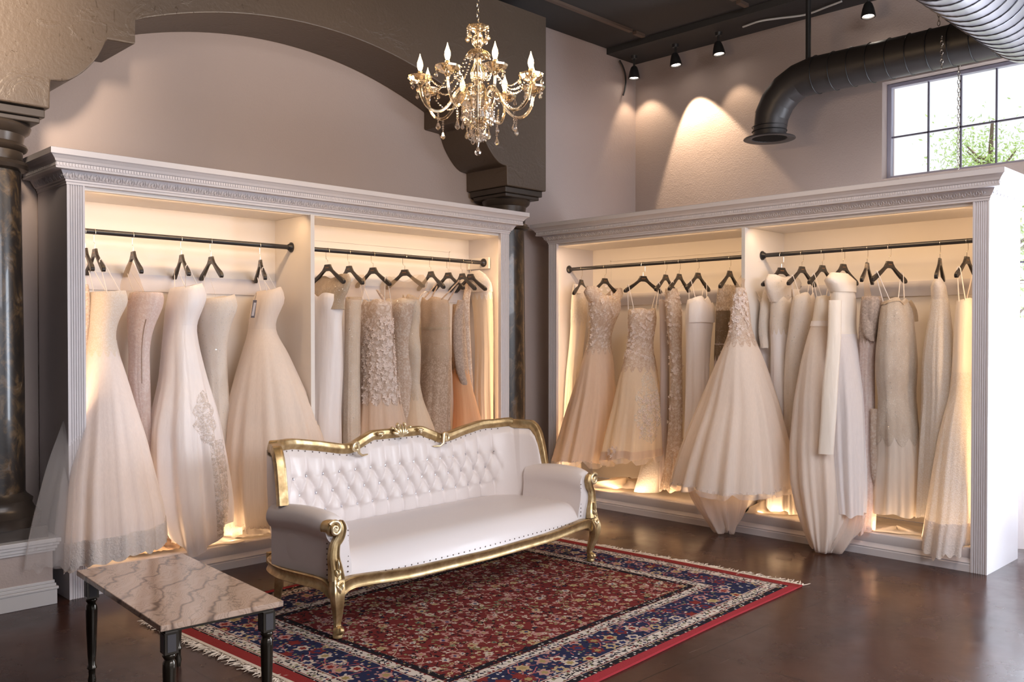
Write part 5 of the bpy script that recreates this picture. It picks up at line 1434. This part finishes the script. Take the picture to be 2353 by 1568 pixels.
g.petals(715, 825, -70, 75, 90, s=.017); g.petals(900, 1000, 5, 60, 60, s=.017); g.petals(1020, 1040, -55, -30, 20, s=.018)
g.pool('train', 'tulle_cream', 1440, 1118, 210, .16, .055, .02, 7); g.limb('train_fold', 'lace', [(1498, 1030, 16, .05), (1494, 1080, 24, .06), (1486, 1130, 30, .06)], 14)
g = Gown('B1', 'narrow mauve-grey satin gown beside the lace illusion gown', hx=1530, hw=46)
g.shape([(690, 1514, 1530, .02), (740, 1516, 1538, .02), (850, 1517, 1538, .02), (1000, 1516, 1536, .02), (1125, 1514, 1538, .02)], 740, 5, a0=.0, a1=.1, seed=24, rho=(1, 1)).build('satin_grey', 'satin_grey').straps((-.15,), w_=.003)
g = Gown('B1', 'lace illusion gown with ivory flowers on nude net', hx=1561, hw=46)
g.shape([(664, 1528, 1556, .05), (700, 1530, 1566, .06), (740, 1531, 1568, .06), (790, 1538, 1566, .06), (860, 1540, 1568, .06), (960, 1538, 1568, .07), (1060, 1530, 1568, .08), (1125, 1516, 1566, .08)], 780, 6, a0=.0, a1=.08, seed=25, rho=(.8, .9)).build('lace_champ', 'lace_champ').straps((-.14, .14), w_=.002)
g.petals(670, 1080, -70, 70, 95, s=.016)
g = Gown('B1', 'strapless white satin gown with folded bust', hx=1604, hw=52)
g.shape([(688, 1580, 1626, .09), (705, 1576, 1634, .09), (735, 1575, 1640, .09), (775, 1576, 1634, .09), (850, 1576, 1628, .09), (950, 1574, 1628, .09), (1125, 1570, 1632, .09)], 735, 5, a0=.0, a1=.12, seed=26, sweet=.03, sharp=.8).build('satin', 'satin').straps((-.14, .14), w_=.0025)
g.over('bust_fold', 'satin', 700, 742, -30, 95, .014)
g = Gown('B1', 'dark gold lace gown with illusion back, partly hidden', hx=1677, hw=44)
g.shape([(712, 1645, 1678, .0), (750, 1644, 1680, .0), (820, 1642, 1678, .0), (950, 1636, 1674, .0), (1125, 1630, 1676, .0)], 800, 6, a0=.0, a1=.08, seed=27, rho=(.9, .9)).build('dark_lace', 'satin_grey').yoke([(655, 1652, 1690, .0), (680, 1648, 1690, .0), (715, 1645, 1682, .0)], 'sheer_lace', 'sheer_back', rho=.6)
g = Gown('B1', 'full blush tulle ball gown with lace V bodice, bulging forward', hx=1722, hw=56, spill=True, hang=False, free=True)
BAYS['B1'] = (3.70, 5.66)
g.shape([(662, 1690, 1712, .31), (690, 1684, 1720, .32), (730, 1678, 1724, .33), (768, 1676, 1728, .33), (800, 1662, 1744, .33), (860, 1636, 1766, .32), (930, 1608, 1788, .32), (1000, 1580, 1806, .32), (1060, 1560, 1818, .31), (1112, 1548, 1824, .31)], 768, 17, a0=.0, a1=.045, seed=28, hemw=.012, tilt=.0).build('lace_champ', 'tulle_blush')
g.over('tulle_hem', 'wisp', 1106, 1112, -180, 180, -.002, scallop=22, ns=5, flare=.008)
g.limb('neck_loop', 'sheer', [(1716, 622, 3, .10), (1708, 634, 6, .20), (1702, 648, 9, .29), (1700, 668, 11, .31)], 10)
g.limb('train', 'veil2', [(1650, 1080, 70, .30), (1648, 1125, 64, .34), (1654, 1165, 50, .37), (1662, 1200, 34, .38), (1668, 1226, 18, .38)], 80, .6, ruff=.30, nf=9)
g.petals(668, 772, -60, 60, 60, s=.017)
# ---- right-hand cabinet, right bay
BR = 'B2'
g = Gown(BR, 'plain white mermaid satin gown next to the divider', hx=1738, hw=62)
g.shape([(694, 1744, 1768, .0), (740, 1742, 1770, .0), (800, 1742, 1768, .0), (900, 1742, 1770, .0), (1165, 1742, 1776, .0)], 800, 5, a1=.08, seed=31, rho=(.9, .9)).build('satin', 'satin').straps((-.14, .14), w_=.0025)
g = Gown(BR, 'long-sleeved beaded illusion gown with high round neckline', hx=1796, hw=84)
g.shape([(690, 1772, 1822, .03), (740, 1770, 1820, .03), (800, 1772, 1816, .03), (900, 1770, 1820, .03), (1170, 1764, 1830, .03)], 740, 6, a1=.08, seed=32, sweet=.03).build('bead', 'satin')
g.yoke([(632, 1768, 1828, .03), (646, 1758, 1842, .03), (670, 1762, 1836, .03), (695, 1770, 1824, .03)], 'bead', 'beaded_yoke', neck=.02)
g.limb('sleeve', 'bead', [(1766, 665, 12, .06), (1758, 710, 12, .08), (1754, 760, 11, .09), (1757, 800, 9, .10)], 14); g.limb('sleeve', 'bead', [(1828, 665, 9, .0), (1834, 720, 8, .0), (1836, 780, 7, .0)], 12)
g = Gown(BR, 'strapless ivory gown with fine sequins', hx=1843, hw=60)
g.shape([(680, 1824, 1868, .05), (705, 1818, 1872, .05), (750, 1814, 1862, .05), (800, 1806, 1852, .05), (870, 1802, 1850, .05), (960, 1802, 1856, .06), (1080, 1800, 1866, .07), (1175, 1800, 1876, .07)], 760, 7, a1=.08, seed=33, sweet=.03).build('bead', 'bead').straps((-.15, .15), w_=.0025)
g = Gown(BR, 'strapless gown with shiny satin belt and trailing tulle skirt', hx=1890, hw=58, spill=True)
g.shape([(682, 1876, 1908, .10), (700, 1872, 1910, .10), (742, 1868, 1910, .10), (760, 1860, 1912, .12), (830, 1842, 1924, .17), (920, 1826, 1938, .22), (1020, 1816, 1946, .26), (1110, 1820, 1952, .30), (1190, 1836, 1946, .34), (1240, 1850, 1930, .37), (1282, 1868, 1912, .38)], 745, 9, a1=.09, seed=34, sweet=.008, hemw=.012, hem=[(-180, 0), (-60, -30), (-10, 14), (50, -6), (180, 0)]).build('satin_cream', 'tulle_blush').straps((-.14, .14), w_=.0025)
g.over('belt', 'satin', 738, 750, -180, 180, .005)
g = Gown(BR, 'plain ivory gown with folded portrait collar and long hanging sleeve', hx=1938, hw=62, spill=True)
g.shape([(668, 1910, 1962, .12), (700, 1910, 1968, .12), (760, 1908, 1966, .12), (800, 1906, 1974, .14), (900, 1902, 1984, .18), (1020, 1904, 1988, .23), (1120, 1912, 1988, .28), (1180, 1920, 1986, .31)], 770, 8, a1=.07, seed=35).build('satin_cream', 'tulle').yoke([(628, 1910, 1948, .10), (645, 1896, 1966, .12), (672, 1906, 1966, .12)], 'satin_cream', 'shoulders', rho=.7)
g.limb('collar', 'satin_cream', [(1904, 640, 8, .18), (1912, 655, 14, .20), (1928, 664, 13, .20), (1940, 662, 6, .18)], 14)
g.limb('sleeve', 'satin_cream', [(1918, 690, 14, .26), (1916, 780, 15, .33), (1908, 880, 17, .40), (1904, 960, 17, .44), (1898, 1044, 17, .47)], 16, .5)
g.limb('train', 'veil2', [(1944, 1100, 26, .22), (1944, 1165, 36, .29), (1936, 1215, 36, .35), (1920, 1250, 26, .40), (1902, 1276, 14, .40)], 80, .6, ruff=.26, nf=8)
g = Gown(BR, 'beige lace gown hung sideways with drooping lace sleeve', hx=1993, hw=24)
g.shape([(682, 1982, 2024, .08), (710, 1978, 2026, .08), (760, 1976, 2016, .08), (830, 1974, 2008, .09), (930, 1972, 2008, .10), (1050, 1970, 2010, .14), (1150, 1966, 2010, .18), (1225, 1958, 2004, .22)], 760, 7, a0=.03, a1=.12, seed=36, rho=(.8, .9)).build('lace_taupe', 'lace_blush').limb('strap', 'sheer', [(1990, 606, 3, .06), (1990, 640, 5, .07), (1994, 684, 8, .08)], 8)
g.limb('sleeve', 'lace_taupe', [(1996, 690, 17, .13), (1992, 730, 14, .14), (1996, 770, 11, .15), (2004, 784, 5, .15)], 14); g.limb('sleeve', 'lace_champ', [(2012, 940, 12, .14), (2016, 1030, 16, .16), (2022, 1100, 18, .17), (2024, 1140, 5, .17)], 14)
g = Gown(BR, 'silver-grey sequinned strapless mermaid gown', hx=2044, hw=72)
g.shape([(692, 2030, 2078, .02), (712, 2024, 2090, .02), (745, 2022, 2098, .02), (800, 2016, 2104, .02), (850, 2014, 2106, .02), (900, 2020, 2102, .02), (940, 2022, 2104, .03), (1000, 2014, 2108, .05), (1080, 2008, 2112, .06), (1178, 2004, 2112, .06)], 935, 8, a0=.01, a1=.07, seed=37, sweet=.03).build('sequin_silver', 'tulle_pearl').straps((-.16, .16), w_=.003)
g.over('sequin_overlay', 'sequin_silver', 935, 1000, -90, 90, .003, scallop=22, ns=5); g.over('back_flap', 'satin_cream', 696, 740, 92, 150, .03); g.over('bead_trim', 'sequin_gold', 694, 700, -80, 90, .006)
g = Gown(BR, 'taupe-ivory lace gown hung edge on with lace cap sleeve', hx=2160, hw=16)
g.shape([(686, 2142, 2178, .0), (720, 2138, 2182, .0), (780, 2128, 2188, .0), (840, 2122, 2192, .0), (920, 2122, 2192, .0), (1000, 2116, 2190, .0), (1080, 2112, 2188, .02), (1190, 2108, 2190, .03)], 720, 7, a0=.02, a1=.10, seed=38, rho=(.8, .9)).build('pearl', 'pearl')
g.yoke([(638, 2150, 2162, .0), (655, 2140, 2172, .0), (690, 2142, 2178, .0)], 'lace', 'lace_shoulder', rho=.8)
g = Gown(BR, 'cream satin gown with lace mermaid skirt beside the right post', hx=2222, hw=44, spill=False)
g.shape([(690, 2200, 2238, .03), (720, 2196, 2240, .03), (760, 2194, 2240, .03), (850, 2190, 2240, .03), (910, 2184, 2240, .04), (960, 2170, 2240, .07), (1020, 2156, 2240, .10), (1100, 2144, 2240, .13), (1180, 2134, 2238, .16), (1262, 2122, 2225, .18)], 860, 8, a0=.0, a1=.07, seed=39, sweet=.015, hemw=.02).build('satin_cream', 'pearl').straps((-.16, .16), w_=.004)
g.over('lace_hem', 'lace_motif', 1195, 1262, -90, 90, .005, scallop=10, ns=9)
g.pool('train', 'satin_cream', 2060, 1222, 190, .18, .03, .02, 5); g.pool('underskirt', 'tulle_cream', 1760, 1175, 180, .16, .06, .05, 8)

# ---- white gowns on a rail in the shop window, just past the end of the right-hand cabinet
def window_gown(x, y, label, r, seed):
    t = thing('wedding_gown', label, 'dress', (x, y, .1), group='white gowns in the shop window')
    rows = []; rnd = random.Random(seed); p1, p2 = rnd.uniform(0, 6), rnd.uniform(0, 6)
    for k in range(40):
        u = k/39; z = 1.62-1.55*u; R_ = float(np.interp(u, [0, .08, .18, .27, .45, 1], [.10, .14, .13, .10, .19, r]))
        rows.append([(x+R_*math.cos(a)*(1+.07*u*math.cos(9*a+p1)), y+R_*.8*math.sin(a)*(1+.07*u*math.cos(14*a+p2)), z+(.02*math.sin(3*a) if u > .95 else 0)) for a in np.linspace(0, 2*PI, 73)[:-1]])
    MB().grid(rows[:11], closed=True).build('bodice', FB['satin'], t, angle=180); MB().grid(rows[10:], closed=True).build('skirt', FB['tulle'], t, angle=180)
    for q in (-.09, .09): MB().tube([(x, y+q, 1.61), (x, y+q*1.3, 1.80), (x, y+q*.6, 1.88)], .004, 6).build('strap', FB['strap'], t)
rl = thing('garment_rail', 'chrome garment rail in the bright shop window at the right picture edge', 'clothes rail', (7.12, 1.6, 0))
MB().tube([(7.12, 2.30, 1.90), (7.12, .7, 1.90)], .014, 12).build('crossbar', M['chrome'], rl)
for yy in (2.28, .72):
    MB().tube([(7.12, yy, .02), (7.12, yy, 1.90)], .014, 12).build('upright', M['chrome'], rl); MB().tube([(6.88, yy, .014), (7.36, yy, .014)], .013, 10).build('foot', M['chrome'], rl)
window_gown(7.12, 2.02, 'white backlit gown in the shop window, nearest the end of the right-hand cabinet', .30, 1)
window_gown(7.12, 1.35, 'white backlit gown in the shop window, beyond the right picture edge', .30, 2)
